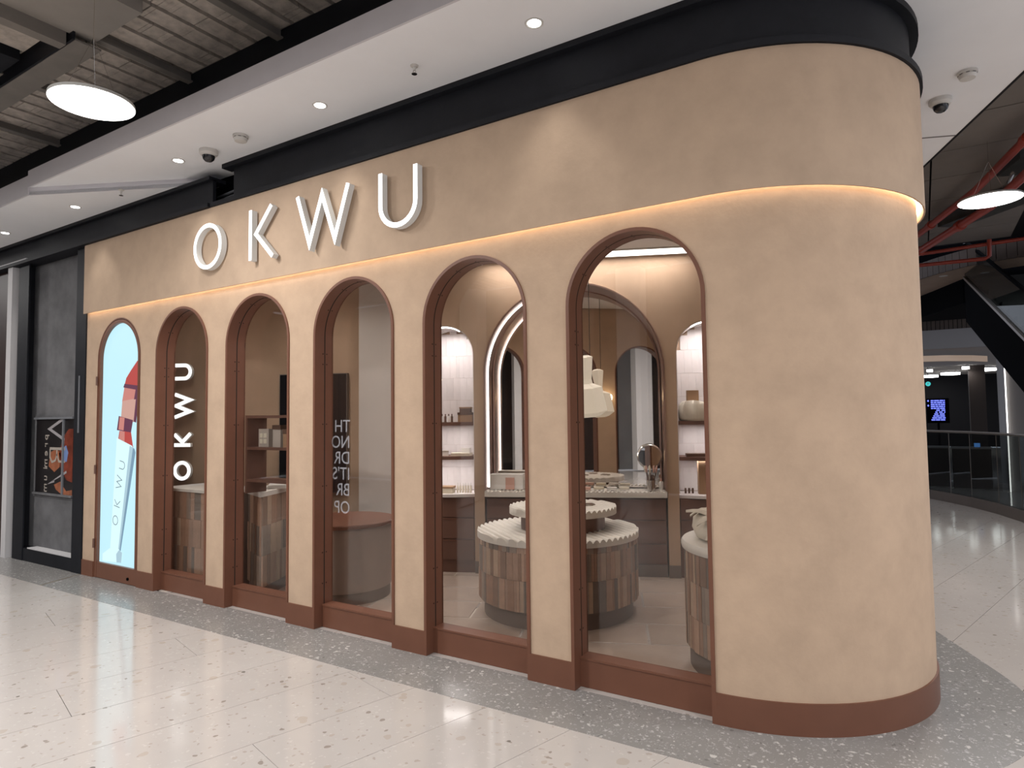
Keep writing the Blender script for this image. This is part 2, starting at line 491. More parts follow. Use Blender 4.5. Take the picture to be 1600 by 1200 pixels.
def arched_wall(mb, x0, x1, arches, z_top, y0, y1, n=28):
    """wall slab along x with arched openings (centre, radius, springing) that run down to the floor"""
    for y, flip in ((y0, False), (y1, True)):
        xs = x0
        def quad(a, b, c, d):
            vs = [(a[0], y, a[1]), (b[0], y, b[1]), (c[0], y, c[1]), (d[0], y, d[1])]
            mb.add(vs, [(0, 1, 2, 3)] if not flip else [(3, 2, 1, 0)])
        for (c, r, zs) in arches:
            quad((xs, 0), (c - r, 0), (c - r, zs), (xs, zs))
            quad((xs, zs), (c - r, zs), (c - r, z_top), (xs, z_top))
            pr = (c - r, zs)
            for i in range(1, n + 1):
                a = PI - PI * i / n
                p = (c + r * math.cos(a), zs + r * math.sin(a))
                quad(pr, p, (p[0], z_top), (pr[0], z_top))
                pr = p
            xs = c + r
        quad((xs, 0), (x1, 0), (x1, z_top), (xs, z_top))
    for (c, r, zs) in arches:
        pts = [(c - r, 0), (c - r, zs)] + [(c + r * math.cos(PI - PI * i / n), zs + r * math.sin(PI - PI * i / n)) for i in range(1, n + 1)] + [(c + r, 0)]
        for a, b in zip(pts, pts[1:]):
            mb.add([(a[0], y0, a[1]), (a[0], y1, a[1]), (b[0], y1, b[1]), (b[0], y0, b[1])], [(0, 1, 2, 3)])
    for x in (x0, x1):
        mb.add([(x, y0, 0), (x, y1, 0), (x, y1, z_top), (x, y0, z_top)], [(0, 1, 2, 3)])
    mb.add([(x0, y0, z_top), (x1, y0, z_top), (x1, y1, z_top), (x0, y1, z_top)], [(0, 1, 2, 3)])

def arch_pts(c, r, zs, zb, n=32):
    return [(c - r, zb)] + [(c + r * math.cos(PI - PI * i / n), zs + r * math.sin(PI - PI * i / n)) for i in range(n + 1)] + [(c + r, zb)]

def arch_band(mb, c, ro, ri, y0, y1, zs, zb, n=32):
    """hoop of rectangular section following an arch"""
    o, i_ = arch_pts(c, ro, zs, zb, n), arch_pts(c, ri, zs, zb, n)
    k = len(o)
    vs = [(p[0], y0, p[1]) for p in o] + [(p[0], y0, p[1]) for p in i_] + [(p[0], y1, p[1]) for p in o] + [(p[0], y1, p[1]) for p in i_]
    fs = []
    for j in range(k - 1):
        fs += [(j, j + 1, k + j + 1, k + j), (2 * k + j + 1, 2 * k + j, 3 * k + j, 3 * k + j + 1),
               (j + 1, j, 2 * k + j, 2 * k + j + 1), (k + j, k + j + 1, 3 * k + j + 1, 3 * k + j)]
    fs += [(0, k, 3 * k, 2 * k), (2 * k - 1, k - 1, 3 * k - 1, 4 * k - 1)]
    mb.add(vs, fs)
    return mb

# ================================================================== FLOORS
fl = thing('floor', 'cream terrazzo mall floor laid in large slabs', None, kind='structure')
TW_, TL_ = 0.485, 2.90
me_t = MB().box(0.0015, TW_ - 0.0015, 0.0015, TL_ - 0.0015, -0.03, -0.0015).mesh('slab', M['terrazzo'])
FA = math.radians(-15.0)                    # the slabs lie slightly turned against the shopfront
fv, fu = Vector((math.cos(FA), math.sin(FA))), Vector((-math.sin(FA), math.cos(FA)))
for i in range(-32, 24):
    for j in range(-4, 7):
        p = Vector((-2.70, -1.0)) + fv * (i * TW_) + fu * (j * TL_ + ((i * 0.7331) % 1.0) * TL_ - 0.35)
        q = p + fv * TW_ / 2 + fu * TL_ / 2
        if not ((-14.5 < q.x < 4.8 and -5.2 < q.y < 1.6) or (-3.2 < q.x < 4.6 and 1.5 < q.y < 14.5)): continue
        if q.y > 1.2 and q.x < -1.4 - 0.3 * q.y: continue            # under the shop
        if q.x < -8 and q.y < -3.6: continue
        link('slab', me_t, fl, (p.x, p.y, 0), FA)
MB().box(-16, 12, -10, 34, -0.08, -0.031).build('screed', M['terrazzo'], fl)
o = MB().band(path(0.43, -13.0), path(-0.02, -13.0), -0.02, 0.0).build('floor_band', M['terrazzo_grey'])
tag(o, 'grey speckled terrazzo border running along the shopfront', None, kind='structure')
for xa, ya, xb, yb in ((-7.24, -0.43, -7.40, -0.01), (-9.3, -0.43, -9.42, -0.01)):
    d = Vector((xb - xa, yb - ya)); n_ = Vector((-d.y, d.x)).normalized() * 0.006
    b_ = MB().poly([(xa - n_.x, ya - n_.y), (xa + n_.x, ya + n_.y), (xb + n_.x, yb + n_.y), (xb - n_.x, yb - n_.y)], -0.003, 0.0012)
    b_.build('divider_strip', M['brass'] if xa < -7 else M['grout'], o)
# shop floor, stone tiles laid parallel to the back wall
sf = tag(MB().poly([(-8.0, 0.05), (CC[0], 0.05), (-0.3, 0.4), (-0.2, 0.96), (-0.35, 1.7), (-2.3, 4.2), (-8.3, 1.2)], -0.02, -0.004).build('floor_shop', M['grout']),
         'taupe stone tile floor inside the shop', None, kind='structure')
TWX, TWY = 0.90, 0.445
me_t = MB().box(0.010, TWX - 0.010, 0.010, TWY - 0.010, -0.004, 0.0).mesh('tile', M['shop_tile'])
for j in range(-5, 2):
    for i in range(-3, 5):
        a, c = i * TWX + (0.45 if j % 2 else 0.0) + 0.12, -0.10 + j * TWY
        q = [L(a, c), L(a + TWX, c), L(a, c + TWY), L(a + TWX, c + TWY)]
        cx, cy = sum(v.x for v in q) / 4, sum(v.y for v in q) / 4
        if min(v.y for v in q) < 0.06 or c > 0.45: continue
        if cx > CC[0] and math.hypot(cx - CC[0], cy - CC[1]) > 0.55: continue
        link('tile', me_t, sf, L(a, c), SHOP_ROT)

# ================================================================== SHOPFRONT WALL
mb = MB()
arched_wall(mb, SL, CC[0], [(c, AR, ZS) for c in AX], ZT, 0.0, WT)
mb.band(path(0.0, CC[0]), path(-0.12, CC[0]), 0.0, ZT)
o = mb.build('wall_front', M['plaster'], smooth=25)
tag(o, 'sand coloured plaster shopfront wall with six tall arches and a rounded corner', None, kind='structure')
# fascia: the thicker upper band that carries the name
o = MB().band(path(0.042, SL), path(0.033, SL), ZB, ZB + 0.065).band(path(0.042, SL), path(-0.005, SL), ZB + 0.065, ZT).build('trim_1', M['fascia'], smooth=25)
tag(o, 'plain sand plaster fascia band projecting over the arches', None, kind='structure')
cl = MB().band(path(0.030, SL + 0.02), path(0.008, SL + 0.02), ZB + 0.050, ZB + 0.0645).build('cove_light_strip', M['cove'], smooth=25)
tag(cl, 'warm LED strip glowing under the lower edge of the fascia', 'light strip')
# plinth boards between the arches
segs = [(SL, AX[0] - AR)] + [(AX[i] + AR, AX[i + 1] - AR) for i in range(5)]
for i, (a, b) in enumerate(segs):
    o = B(a, b, -0.010, 0.01, 0.0, 0.155).build('baseboard_front', M['bronze'])
    tag(o, 'rust brown plinth board at the foot of the plaster pier, number %d from the left end' % (i + 1), None, kind='structure')
pp = [(AX[5] + AR, -0.010)] + path(0.010, CC[0], tail=6.5)
pi_ = [(AX[5] + AR, 0.01)] + path(-0.01, CC[0], tail=6.5)
o = MB().band(pp, pi_, 0.0, 0.155).build('baseboard_front', M['bronze'], smooth=25)
tag(o, 'curved rust brown plinth board around the rounded corner', None, kind='structure')

# ---- arched windows 2..6
scr_me = MB().lathe([(0.0, -0.002), (0.0055, -0.002), (0.0055, 0.0015), (0.0, 0.0025)], 10).mesh('screw', M['screw'])
ords = ['', 'second', 'third', 'fourth', 'fifth', 'sixth']
wl = ['', 'arched window with the vertical lit letters inside, second arch from the left', 'arched window with the shelf of gift boxes behind it, third arch from the left',
      'arched window in front of the dark wall screen, fourth arch from the left', 'arched window showing the tiled wall niche, fifth arch from the left',
      'widest looking arched window, next to the rounded corner']
RI = AR - 0.020
for i in range(1, 6):
    c = AX[i]
    w = thing('window_%d' % i, wl[i], None, (c, 0, 0), kind='structure')
    f = arch_band(MB(), 0, AR + 0.0, RI, -0.010, 0.083, ZS, 0.0).build('frame', M['bronze'], w, smooth=30)
    arch_band(MB(), 0, AR - 0.002, RI - 0.0004, 0.083, 0.0915, ZS, 0.0).build('shadow_gap', M['seam'], w, smooth=30)
    inner = arch_band(MB(), 0, AR - 0.001, RI - 0.001, 0.092, 0.170, ZS, 0.0).build('door_frame', M['bronze'], w, smooth=30)
    sill = MB().box(-RI, RI, 0.068, 0.170, 0.0, 0.163)
    sill.box(-RI, RI, 0.062, 0.170, 0.155, 0.167)
    sill.build('bottom_rail', M['bronze'], w)
    pts = arch_pts(0, RI - 0.001, ZS, 0.165, 32)
    MB().poly(list(reversed(pts)), 0.158, 0.166, 'y').build('glass_pane', M['glass'], w)
    # screw heads left and right of the joint
    for s_ in (-1, 1):
        for z_ in (0.32, 0.55, 1.05, 1.52, 1.98, 2.06):
            for y_ in (0.070, 0.106):
                so = link('screw', scr_me, w, (s_ * (RI - 0.0005), y_, z_))
                so.rotation_euler = (0, -s_ * PI / 2, 0)
    for a_ in (0.35, 0.70, 0.97):
        an = PI - a_ * PI / 2
        for y_ in (0.070, 0.106):
            so = link('screw', scr_me, w, ((RI - 0.0005) * math.cos(an), y_, ZS + (RI - 0.0005) * math.sin(an)))
            so.rotation_euler = (0, an + PI / 2 * 0 - PI / 2 - 2 * (an - PI / 2) + 0, 0)

# ---- arch 1: hinged light box
c = AX[0]
w = thing('door_1', 'narrow arched light box door with a lipstick picture, leftmost arch', None, (c, 0, 0), kind='structure')
arch_band(MB(), 0, AR, AR - 0.012, 0.0, 0.16, ZS, 0.0).build('frame', M['bronze'], w, smooth=30)
arch_band(MB(), 0, AR - 0.018, AR - 0.052, 0.0, 0.10, ZS, 0.004).build('door_leaf', M['bronze'], w, smooth=30)
B(-AR + 0.018, AR - 0.018, 0.002, 0.10, 0.004, 0.155).build('bottom_rail', M['bronze'], w)
MB().poly(list(reversed(arch_pts(0, AR - 0.012, ZS, 0.0, 32))), 0.14, 0.15, 'y').build('backing', M['seam'], w)
scr = MB().poly(list(reversed(arch_pts(0, AR - 0.052, ZS, 0.155, 32))), 0.03, 0.06, 'y').build('screen', M['lb_screen'], w)
tag(scr, 'glowing pale blue picture panel')
for z_ in (0.34, 1.08, 1.98):
    MB().tube([(-AR + 0.012, -0.010, z_ - 0.045), (-AR + 0.012, -0.010, z_ + 0.045)], 0.011, 8).build('hinge', M['bronze_dark'], w)
MB().lathe([(0, 0), (0.014, 0), (0.014, 0.012), (0, 0.012)], 12).build('lock', M['black'], w, (0.245, 0.003, 0.055)).rotation_euler = (PI / 2, 0, 0)

def em_print(name, col, s=1.0):
    return mat(name, tuple(v * 0.1 for v in col), 0.5, emit=col, estr=s * 0.72)
def pr(name, mname, pts, y, x_c=AX[0]):
    return MB().poly([(p[0] - x_c, p[1]) for p in pts], y - 0.0012, y, 'y').build(name, mname, scr)
red = em_print('print_lip_red', (0.62, 0.085, 0.075), 0.75)
red2 = em_print('print_lip_rose', (0.72, 0.28, 0.24), 0.8)
dk = em_print('print_dark_plum', (0.20, 0.06, 0.12), 0.6)
gold = em_print('print_copper', (0.74, 0.43, 0.36), 0.8)
sh = em_print('print_blue_grey', (0.24, 0.40, 0.54), 0.8)
sh2 = em_print('print_mid_grey', (0.46, 0.66, 0.76), 0.9)
tubew = em_print('print_tube_white', (0.66, 0.90, 0.97), 1.1)
ink = em_print('print_ink', (0.20, 0.26, 0.28), 0.6)
XE = -6.395
pr('lipstick_tip', red, [(-6.68, 1.92), (XE, 1.905), (XE, 2.165), (-6.455, 2.15), (-6.57, 2.06), (-6.65, 1.99)], 0.0295)
pr('lipstick_collar', dk, [(-6.70, 1.90), (XE, 1.86), (XE, 1.905), (-6.68, 1.935)], 0.0290)
pr('lipstick_neck', red2, [(-6.72, 1.757), (-6.47, 1.775), (-6.47, 1.89), (-6.68, 1.905)], 0.0295)
pr('lipstick_neck_shade', dk, [(-6.50, 1.775), (-6.43, 1.78), (XE, 1.87), (-6.47, 1.885)], 0.0288)
pr('lipstick_barrel', gold, [(-6.735, 1.585), (-6.50, 1.555), (-6.465, 1.785), (-6.715, 1.765)], 0.0293)
pr('lipstick_barrel_shade', dk, [(-6.50, 1.56), (-6.455, 1.55), (-6.425, 1.77), (-6.465, 1.785)], 0.0289)
pr('lipstick_ring', dk, [(-6.806, 1.478), (-6.545, 1.455), (-6.512, 1.575), (-6.775, 1.618)], 0.0287)
pr('lipstick_ring_light', red2, [(-6.775, 1.485), (-6.68, 1.474), (-6.665, 1.598), (-6.755, 1.610)], 0.0282)
pr('lipstick_base', red, [(-6.779, 1.389), (-6.50, 1.30), (-6.545, 1.459), (-6.758, 1.471)], 0.0291)
pr('lipstick_base_light', red2, [(-6.765, 1.385), (-6.66, 1.352), (-6.66, 1.462), (-6.748, 1.468)], 0.0285)
pr('tube_body', tubew, [(-6.894, 0.245), (-6.701, 0.255), (-6.50, 1.30), (-6.52, 1.325), (-6.803, 1.40)], 0.0280)
pr('tube_shade', sh2, [(-6.745, 0.252), (-6.701, 0.255), (-6.457, 1.27), (-6.475, 1.30), (-6.56, 1.325)], 0.0276)
pr('tube_edge', sh, [(-6.722, 0.254), (-6.701, 0.255), (-6.455, 1.262), (-6.470, 1.292), (-6.50, 1.305)], 0.0272)
pr('cap', tubew, [(-7.03, 0.168), (-6.675, 0.185), (-6.662, 0.285), (-6.74, 0.315), (-6.90, 0.305), (-7.03, 0.24)], 0.0268)
pr('cap_shade', sh2, [(-6.76, 0.181), (-6.675, 0.185), (-6.662, 0.285), (-6.72, 0.305), (-6.77, 0.26)], 0.0264)

# letter strokes in a unit-high cell: list of (points, closed); O K W U
def letter(ch):
    if ch == 'O': return [([(0.5 + 0.44 * math.cos(2 * PI * k / 48), 0.5 + 0.44 * math.sin(2 * PI * k / 48)) for k in range(48)], True)], 1.0
    if ch == 'K': return [([(0.06, 0.0), (0.06, 1.0)], False), ([(0.66, 1.0), (0.22, 0.50), (0.70, 0.0)], False)], 0.76
    if ch == 'W': return [([(0.06, 1.0), (0.38, 0.07), (0.70, 0.93), (1.02, 0.07), (1.34, 1.0)], False)], 1.40
    if ch == 'U': return [([(0.06, 1.0), (0.06, 0.43)] + [(0.43 - 0.37 * math.cos(PI * k / 16), 0.43 - 0.37 * math.sin(PI * k / 16)) for k in range(1, 16)] + [(0.80, 0.43), (0.80, 1.0)], False)], 0.86

def strokes(mb, ch, h, wd, y0, y1, rot=False, sx=1.0):
    for pts, closed in letter(ch)[0]:
        if rot: q = [(-(p[1]) * h, p[0] * h * sx) for p in pts]       # rotated a quarter turn: reads upwards
        else: q = [(p[0] * h * sx, p[1] * h) for p in pts]
        mb.stroke(q, wd, y0, y1, closed)
    return mb
# tiny print on the lipstick tube, reading upwards along its tilt
for ch, z_, x_ in (('O', 0.53, -6.755), ('K', 0.71, -6.725), ('W', 0.885, -6.70), ('U', 1.08, -6.645)):
    lo = strokes(MB(), ch, 0.105, 0.0065, 0.0248, 0.0256, rot=True, sx=0.95).build('print_letter', ink, scr, (x_ - AX[0] + 0.0, 0, z_))
    lo.rotation_euler = (0, 0.17, 0)

# ---- the big sign letters
SH = 0.41
for ch, x_, sx in (('O', -5.325, 1.0), ('K', -4.565, 1.05), ('W', -4.00, 1.03), ('U', -3.145, 1.04)):
    t = thing('sign_letter', 'large white lit letter %s standing off the plaster fascia' % ch, 'sign letter', (x_, -0.042, 2.842), 0, 'lit letters of the shop name on the fascia')
    strokes(MB(), ch, SH, 0.036, -0.066, -0.016, sx=sx).build('return', M['letter_side'], t, smooth=30)
    strokes(MB(), ch, SH, 0.034, -0.069, -0.0662, sx=sx).build('face', M['letter_face'], t, smooth=30)

# ================================================================== BLACK STEEL ABOVE THE FASCIA
def beam_segment(label, xa, xb, ztop, off=0.0):
    t = thing('steel_beam', label, 'beam', (0, 0, 0))
    B(xa, xb, -0.012 - off, 0.02 - off, 3.44, ztop - 0.02).build('web', M['steel'], t)
    B(xa, xb, -0.048 - off, 0.10, ztop - 0.032, ztop).build('upper_flange', M['steel'], t)
    B(xa, xb, -0.062 - off, 0.10, 3.412, 3.446).build('lower_flange', M['steel'], t)
    return t
beam_segment('black steel beam under the lower ceiling at the left end', -14.0, -5.18, 3.69, 0.012)
t = thing('steel_beam', 'black steel beam bent around the rounded corner above the fascia', 'beam', (0, 0, 0))
MB().band(path(0.0, -4.92), path(-0.03, -4.92), 3.44, 3.74).build('web', M['steel'], t, smooth=25)
MB().band(path(0.048, -5.02), path(-0.05, -5.02), 3.722, 3.7595).build('upper_flange', M['steel'], t, smooth=25)
MB().band(path(0.058, -5.17), path(-0.05, -5.17), 3.412, 3.448).build('lower_flange', M['steel'], t, smooth=25)
# the opening between the two beams
t = thing('pipe_bundle', 'grey pipe ends showing in the gap between the two black beams', 'pipes', (0, 0, 0))
for z_, r_ in ((3.585, 0.012), (3.55, 0.010)):
    MB().tube([(-5.35, 0.14, z_), (-4.98, 0.10, z_ - 0.005)], r_, 8).build('pipe', M['steel_strip'], t, smooth=40)
MB().tube([(-4.99, 0.12, 3.62), (-4.86, 0.09, 3.62)], [0.012, 0.03], 8).build('pipe_end', M['kraft'], t, smooth=40)
tag(B(-14, -0.9, 0.16, 0.22, 3.41, 3.76).build('wall_upper', M['black']), 'dark wall behind the black steel beams', None, kind='structure')

# ================================================================== SOFFIT (white ceiling in front of the shop)
def rx(y): return 0.62 - 0.352 * (y - 1.93)
main = [(-7.0, -0.70), (rx(-0.70), -0.70), (rx(8.5), 8.5), (-5.37, 8.5), (-5.37, 0.08)]
cm = MB()
cm.poly(main, 3.76, 3.79)
o = cm.build('ceiling', M['white_paint'])
tag(o, 'white painted soffit above the shopfront', None, kind='structure')
edge = MB().poly([(-7.0, -0.70), (rx(-0.70), -0.70), (rx(-0.72) - 0.005, -0.705), (-7.0, -0.705)], 3.755, 4.0)
edge = MB().box(-7.0, rx(-0.7), -0.715, -0.70, 3.757, 3.915)
edge.build('edge_face', M['grey_paint'], o)
MB().poly([(rx(-0.715), -0.715), (rx(-0.715) + 0.02, -0.715), (rx(8.5) + 0.02, 8.5), (rx(8.5), 8.5)], 3.757, 4.0).build('edge_face', M['near_black'], o)
# step between the two ceiling levels
d = Vector((-5.37 + 7.0, 0.08 + 0.70)).normalized(); n_ = Vector((-d.y, d.x)) * 0.008
MB().poly([(-7.0, -0.70), (-5.37, 0.08), (-5.37 + n_.x, 0.08 + n_.y), (-7.0 + n_.x, -0.70 + n_.y)], 3.688, 3.76).build('step_face', M['grey_paint'], o)
low = MB().poly([(-14, -0.66), (-7.0, -0.70), (-5.37, 0.08), (-5.37, 0.3), (-14, 0.3)], 3.69, 3.72).build('ceiling', M['white_paint'])
tag(low, 'lower white soffit at the far left end', None, kind='structure')
MB().poly([(-14, -0.675), (-7.0, -0.715), (-7.0, -0.70), (-14, -0.66)], 3.687, 3.87).build('edge_face', M['grey_paint'], low)
# shadow slot across the soffit on the right
MB().poly([(0.03, 2.70), (0.36, 2.83), (0.352, 2.85), (0.022, 2.72)], 3.7585, 3.7602).build('shadow_slot', M['groove'], o)

# downlights
dl = ['recessed downlight farthest to the left on the lower soffit', 'recessed downlight second from the left on the lower soffit',
      'recessed downlight beside the security dome at the left', 'recessed downlight between the smoke detector and the sprinkler head', 'recessed downlight high above the middle of the fascia']
ring_me = MB().lathe([(0.038, -0.002), (0.046, -0.006), (0.052, -0.004), (0.053, 0.0), (0.038, 0.0)], 28).mesh('ring', M['white_plastic'], 40)
lens_me = MB().lathe([(0.0, -0.0035), (0.038, -0.0035), (0.038, 0.004), (0, 0.004)], 24).mesh('lens', M['down_lens'])
for p_, l_ in zip(DOWN, dl):
    t = thing('downlight', l_, 'downlight', p_, 0, 'soffit downlights')
    link('trim_ring', ring_me, t)
    link('lens', lens_me, t)
# security domes and detectors
def dome(label, p):
    t = thing('security_camera', label, 'security camera', p)
    MB().lathe([(0.0, 0), (0.072, 0), (0.072, -0.028), (0.060, -0.042), (0.0, -0.042)], 32).build('housing', M['white_plastic'], t, smooth=35)
    MB().lathe([(0.050, -0.040), (0.049, -0.055), (0.042, -0.075), (0.028, -0.089), (0.010, -0.095), (0, -0.0955)], 28).build('dome', M['smoked'], t, smooth=60)
    MB().lathe([(0.055, -0.040), (0.055, -0.046), (0.048, -0.048), (0.046, -0.040)], 28).build('dome_ring', M['white_plastic'], t, smooth=35)
dome('white dome security camera on the left part of the soffit', (-4.85, -0.28, 3.76))
dome('white dome security camera on the right beyond the rounded corner', (0.19, 2.04, 3.76))
def smoke(label, p):
    t = thing('smoke_detector', label, 'smoke detector', p)
    MB().lathe([(0, 0), (0.058, 0), (0.058, -0.016), (0.050, -0.018), (0.050, -0.024), (0.052, -0.026), (0.044, -0.046), (0.0, -0.050)], 28).build('body', M['white_plastic'], t, smooth=35)
    for k in range(8):
        a = 2 * PI * k / 8
        MB().box(0.049, 0.0525, -0.010, 0.010, -0.0235, -0.0185).build('vent_slot', M['groove'], t, rz=a)
smoke('round white smoke detector beside the left security dome', (-4.39, -0.31, 3.76))
smoke('round white smoke detector beside the right security dome', (0.33, 1.69, 3.76))
def sprinkler(label, p):
    t = thing('sprinkler', label, 'sprinkler', p)
    MB().lathe([(0, 0), (0.026, 0), (0.024, -0.006), (0.010, -0.008), (0.008, -0.03), (0, -0.03)], 16).build('escutcheon', M['white_plastic'], t, smooth=35)
    MB().lathe([(0, -0.052), (0.018, -0.052), (0.018, -0.0545), (0, -0.0545)], 12).build('deflector', M['chrome'], t)
    for s_ in (-1, 1): MB().tube([(s_ * 0.007, 0, -0.03), (s_ * 0.011, 0, -0.042), (0, 0, -0.053)], 0.002, 6).build('yoke', M['chrome'], t)
sprinkler('small sprinkler head in the soffit above the letter U', (-2.61, -0.34, 3.76))
sprinkler('small sprinkler head beside the ceiling step at the left', (-6.16, -0.30, 3.69))

# ================================================================== OPEN CEILING (upper left)
DZ = 4.60
ce = thing('ceiling_open', 'dark open ceiling of rough grey planks between steel joists', None, kind='structure')
PW = 0.222
def plank_mesh(seed):
    rnd = random.Random(seed)
    mb = MB()
    y = -9.0
    while y < -0.125:                                # each plank is a row of short uneven boards
        ln = rnd.choice((0.025, 0.035, 0.05, 0.07, 0.11)) if y > -2.2 else 0.4
        y2 = min(-0.125, y + ln)
        dz = rnd.choice((0, 0.001, 0.002, 0.004))
        if y2 > -3.2: mb.box(0.022, PW - 0.022, y + 0.0, y2 - rnd.choice((0.0, 0.0, 0.0, 0.002, 0.003, 0.009)), DZ + dz, DZ + 0.05)
        else: mb.box(0.022, PW - 0.022, y, y2, DZ + dz, DZ + 0.05)
        y = y2
    return mb.mesh('plank', M['plank'])
pms = [plank_mesh(k) for k in range(5)]
for k in range(-44, 34):
    link('plank', pms[k % 5], ce, (-5.10 + k * PW, 0, 0))
B(-15.5, 3.5, -9.0, -0.12, DZ + 0.05, DZ + 0.08).build('deck', M['plank_gap'], ce)
beam_x = tag(B(-15.0, 3.5, -0.145, -0.125, 3.85, DZ + 0.012).build('steel_beam', M['steel']), 'black steel edge beam between the planks and the soffit', 'beam')
tag(B(-15.5, 3.5, -0.150, -0.118, DZ + 0.002, DZ + 0.018).build('edge_angle', M['joist'], beam_x), 'thin lighter steel angle')
for k, x_ in enumerate((-7.75, -6.55, -5.34, -4.14, -2.92)):
    t = thing('ceiling_joist', ['grey ceiling joist at the far left edge', 'grey ceiling joist left of the round lamp', 'grey ceiling joist meeting the dark cross beam above the round lamp',
               'grey ceiling joist between the round lamp and the sprinkler', 'grey ceiling joist at the right end of the planks'][k], 'joist', (x_, 0, 0), 0, 'joists under the plank ceiling')
    ys = -0.92 if k == 2 else -8.9
    B(-0.035, 0.035, ys, -0.06, DZ - 0.075, DZ - 0.062).build('flange', M['joist'], t)
    B(-0.007, 0.007, ys, -0.09, DZ - 0.062, DZ).build('web', M['joist'], t)
t = thing('cross_beam', 'dark steel cross beam left of the round pendant lamp', 'beam', (0, 0, 0))
B(-15.0, -5.30, -1.10, -1.085, DZ - 0.16, DZ + 0.05).build('web', M['steel'], t)
B(-15.0, -5.30, -1.085, -0.90, DZ - 0.165, DZ - 0.15).build('flange', M['joist'], t)
tag(MB().box(-5.36, -4.66, -6.0, -0.93, DZ - 0.10, DZ - 0.001).build('bulkhead', M['bulkhead']), 'smooth grey ceiling board above the round pendant lamp', 'ceiling board')
tag(MB().box(-5.46, -5.361, -6.0, -1.12, DZ - 0.20, DZ).build('bulkhead', M['joist']), 'narrow grey beam beside the smooth ceiling board', 'ceiling board')
tag(MB().box(-6.05, -5.47, -6.0, -1.13, DZ - 0.04, DZ - 0.002).build('bulkhead', M['plank']), 'rough brown ceiling board behind the dark cross beam', 'ceiling board')
tag(MB().box(-7.6, -6.1, -2.0, -1.14, DZ - 0.10, DZ - 0.002).build('duct', M['steel']), 'dark blue black duct at the left edge of the ceiling', 'duct')

def pendant_disc(p, label):
    t = thing('pendant_lamp', label, 'pendant lamp', p, 0, 'round pendant lamps in the mall')
    MB().lathe([(0.0, 0.012), (0.27, 0.012), (0.299, 0.004), (0.301, -0.012), (0.298, -0.016), (0.296, -0.010), (0.0, -0.010)], 64).build('housing', M['lamp_rim'], t, smooth=35)
    MB().lathe([(0.0, -0.016), (0.297, -0.016), (0.297, -0.010), (0, -0.010)], 64).build('diffuser', M['lamp_disc'], t)
    for k in range(3):
        a = 2 * PI * k / 3 + 0.5
        MB().tube([(0.2 * math.cos(a), 0.2 * math.sin(a), 0.012), (0, 0, 0.42)], 0.0018, 5).build('wire', M['chrome'], t)
    MB().tube([(0, 0, 0.42), (0, 0, DZ - p[2])], 0.0025, 5).build('wire', M['chrome'], t)
pl = ['large round pendant lamp under the plank ceiling at the upper left', 'large round pendant lamp by the red pipes at the right edge'] + \
     ['added unseen round pendant lamp over the walkway %s' % s for s in ('far left behind the viewpoint', 'left of the viewpoint', 'behind the viewpoint', 'right of the viewpoint', 'beyond the corner on the right', 'by the far railing on the right', 'at the far left end of the corridor')]
for p_, l_ in zip(PEND, pl): pendant_disc(p_, l_)
for o_ in bpy.data.objects:
    if o_.name == 'pendant_lamp': o_.scale = (0.80, 0.80, 1.0)

# ================================================================== LEFT NEIGHBOUR: black posts, concrete, poster
tag(B(-9.08, -7.40, 0.10, 0.22, 0.0, 3.45).build('wall_left', M['concrete']), 'dark grey concrete wall panel between two black steel posts', None, kind='structure')
t = thing('steel_post', 'black steel post directly left of the plaster shopfront', 'post', (-7.49, 0, 0))
B(-0.105, 0.105, -0.012, 0.004, 0.0, 3.42).build('flange', M['steel'], t)
B(-0.008, 0.008, 0.004, 0.099, 0.0, 3.42).build('web', M['steel'], t)
B(-0.21, -0.105, 0.05, 0.09, 0.0, 3.42).build('side_plate', M['steel'], t)
B(-0.012, 0.006, -0.020, -0.012, 1.45, 2.05).build('cable_cover', M['steel_strip'], t)
t = thing('steel_post', 'black steel post left of the concrete panel', 'post', (-8.87, 0, 0))
B(-0.13, 0.13, -0.012, 0.004, 0.0, 3.42).build('flange', M['steel'], t)
B(-0.008, 0.008, 0.004, 0.099, 0.0, 3.42).build('web', M['steel'], t)
o = B(-9.0, -7.39, -0.005, 0.12, 0.0, 0.14).build('baseboard_left', M['steel']); tag(o, 'black steel kerb under the concrete panel', None, kind='structure')
B(-8.64, -7.60, 0.0, 0.10, 0.14, 0.152).build('ledge', M['white_trim'], o)
tag(B(-9.20, -9.08, -0.05, 0.12, 0.0, 3.42).build('trim_2', M['white_trim']), 'white door trim at the left edge', None, kind='structure')
tag(B(-9.6, -8.72, -0.055, 0.12, 3.42, 3.47).build('trim_3', M['white_trim']), 'white lintel trim at the left edge', None, kind='structure')
tag(B(-14, -9.20, 0.02, 0.12, 0.0, 3.42).build('wall_left', M['shop_dark']), 'dark brown shopfront at the far left edge', None, kind='structure')
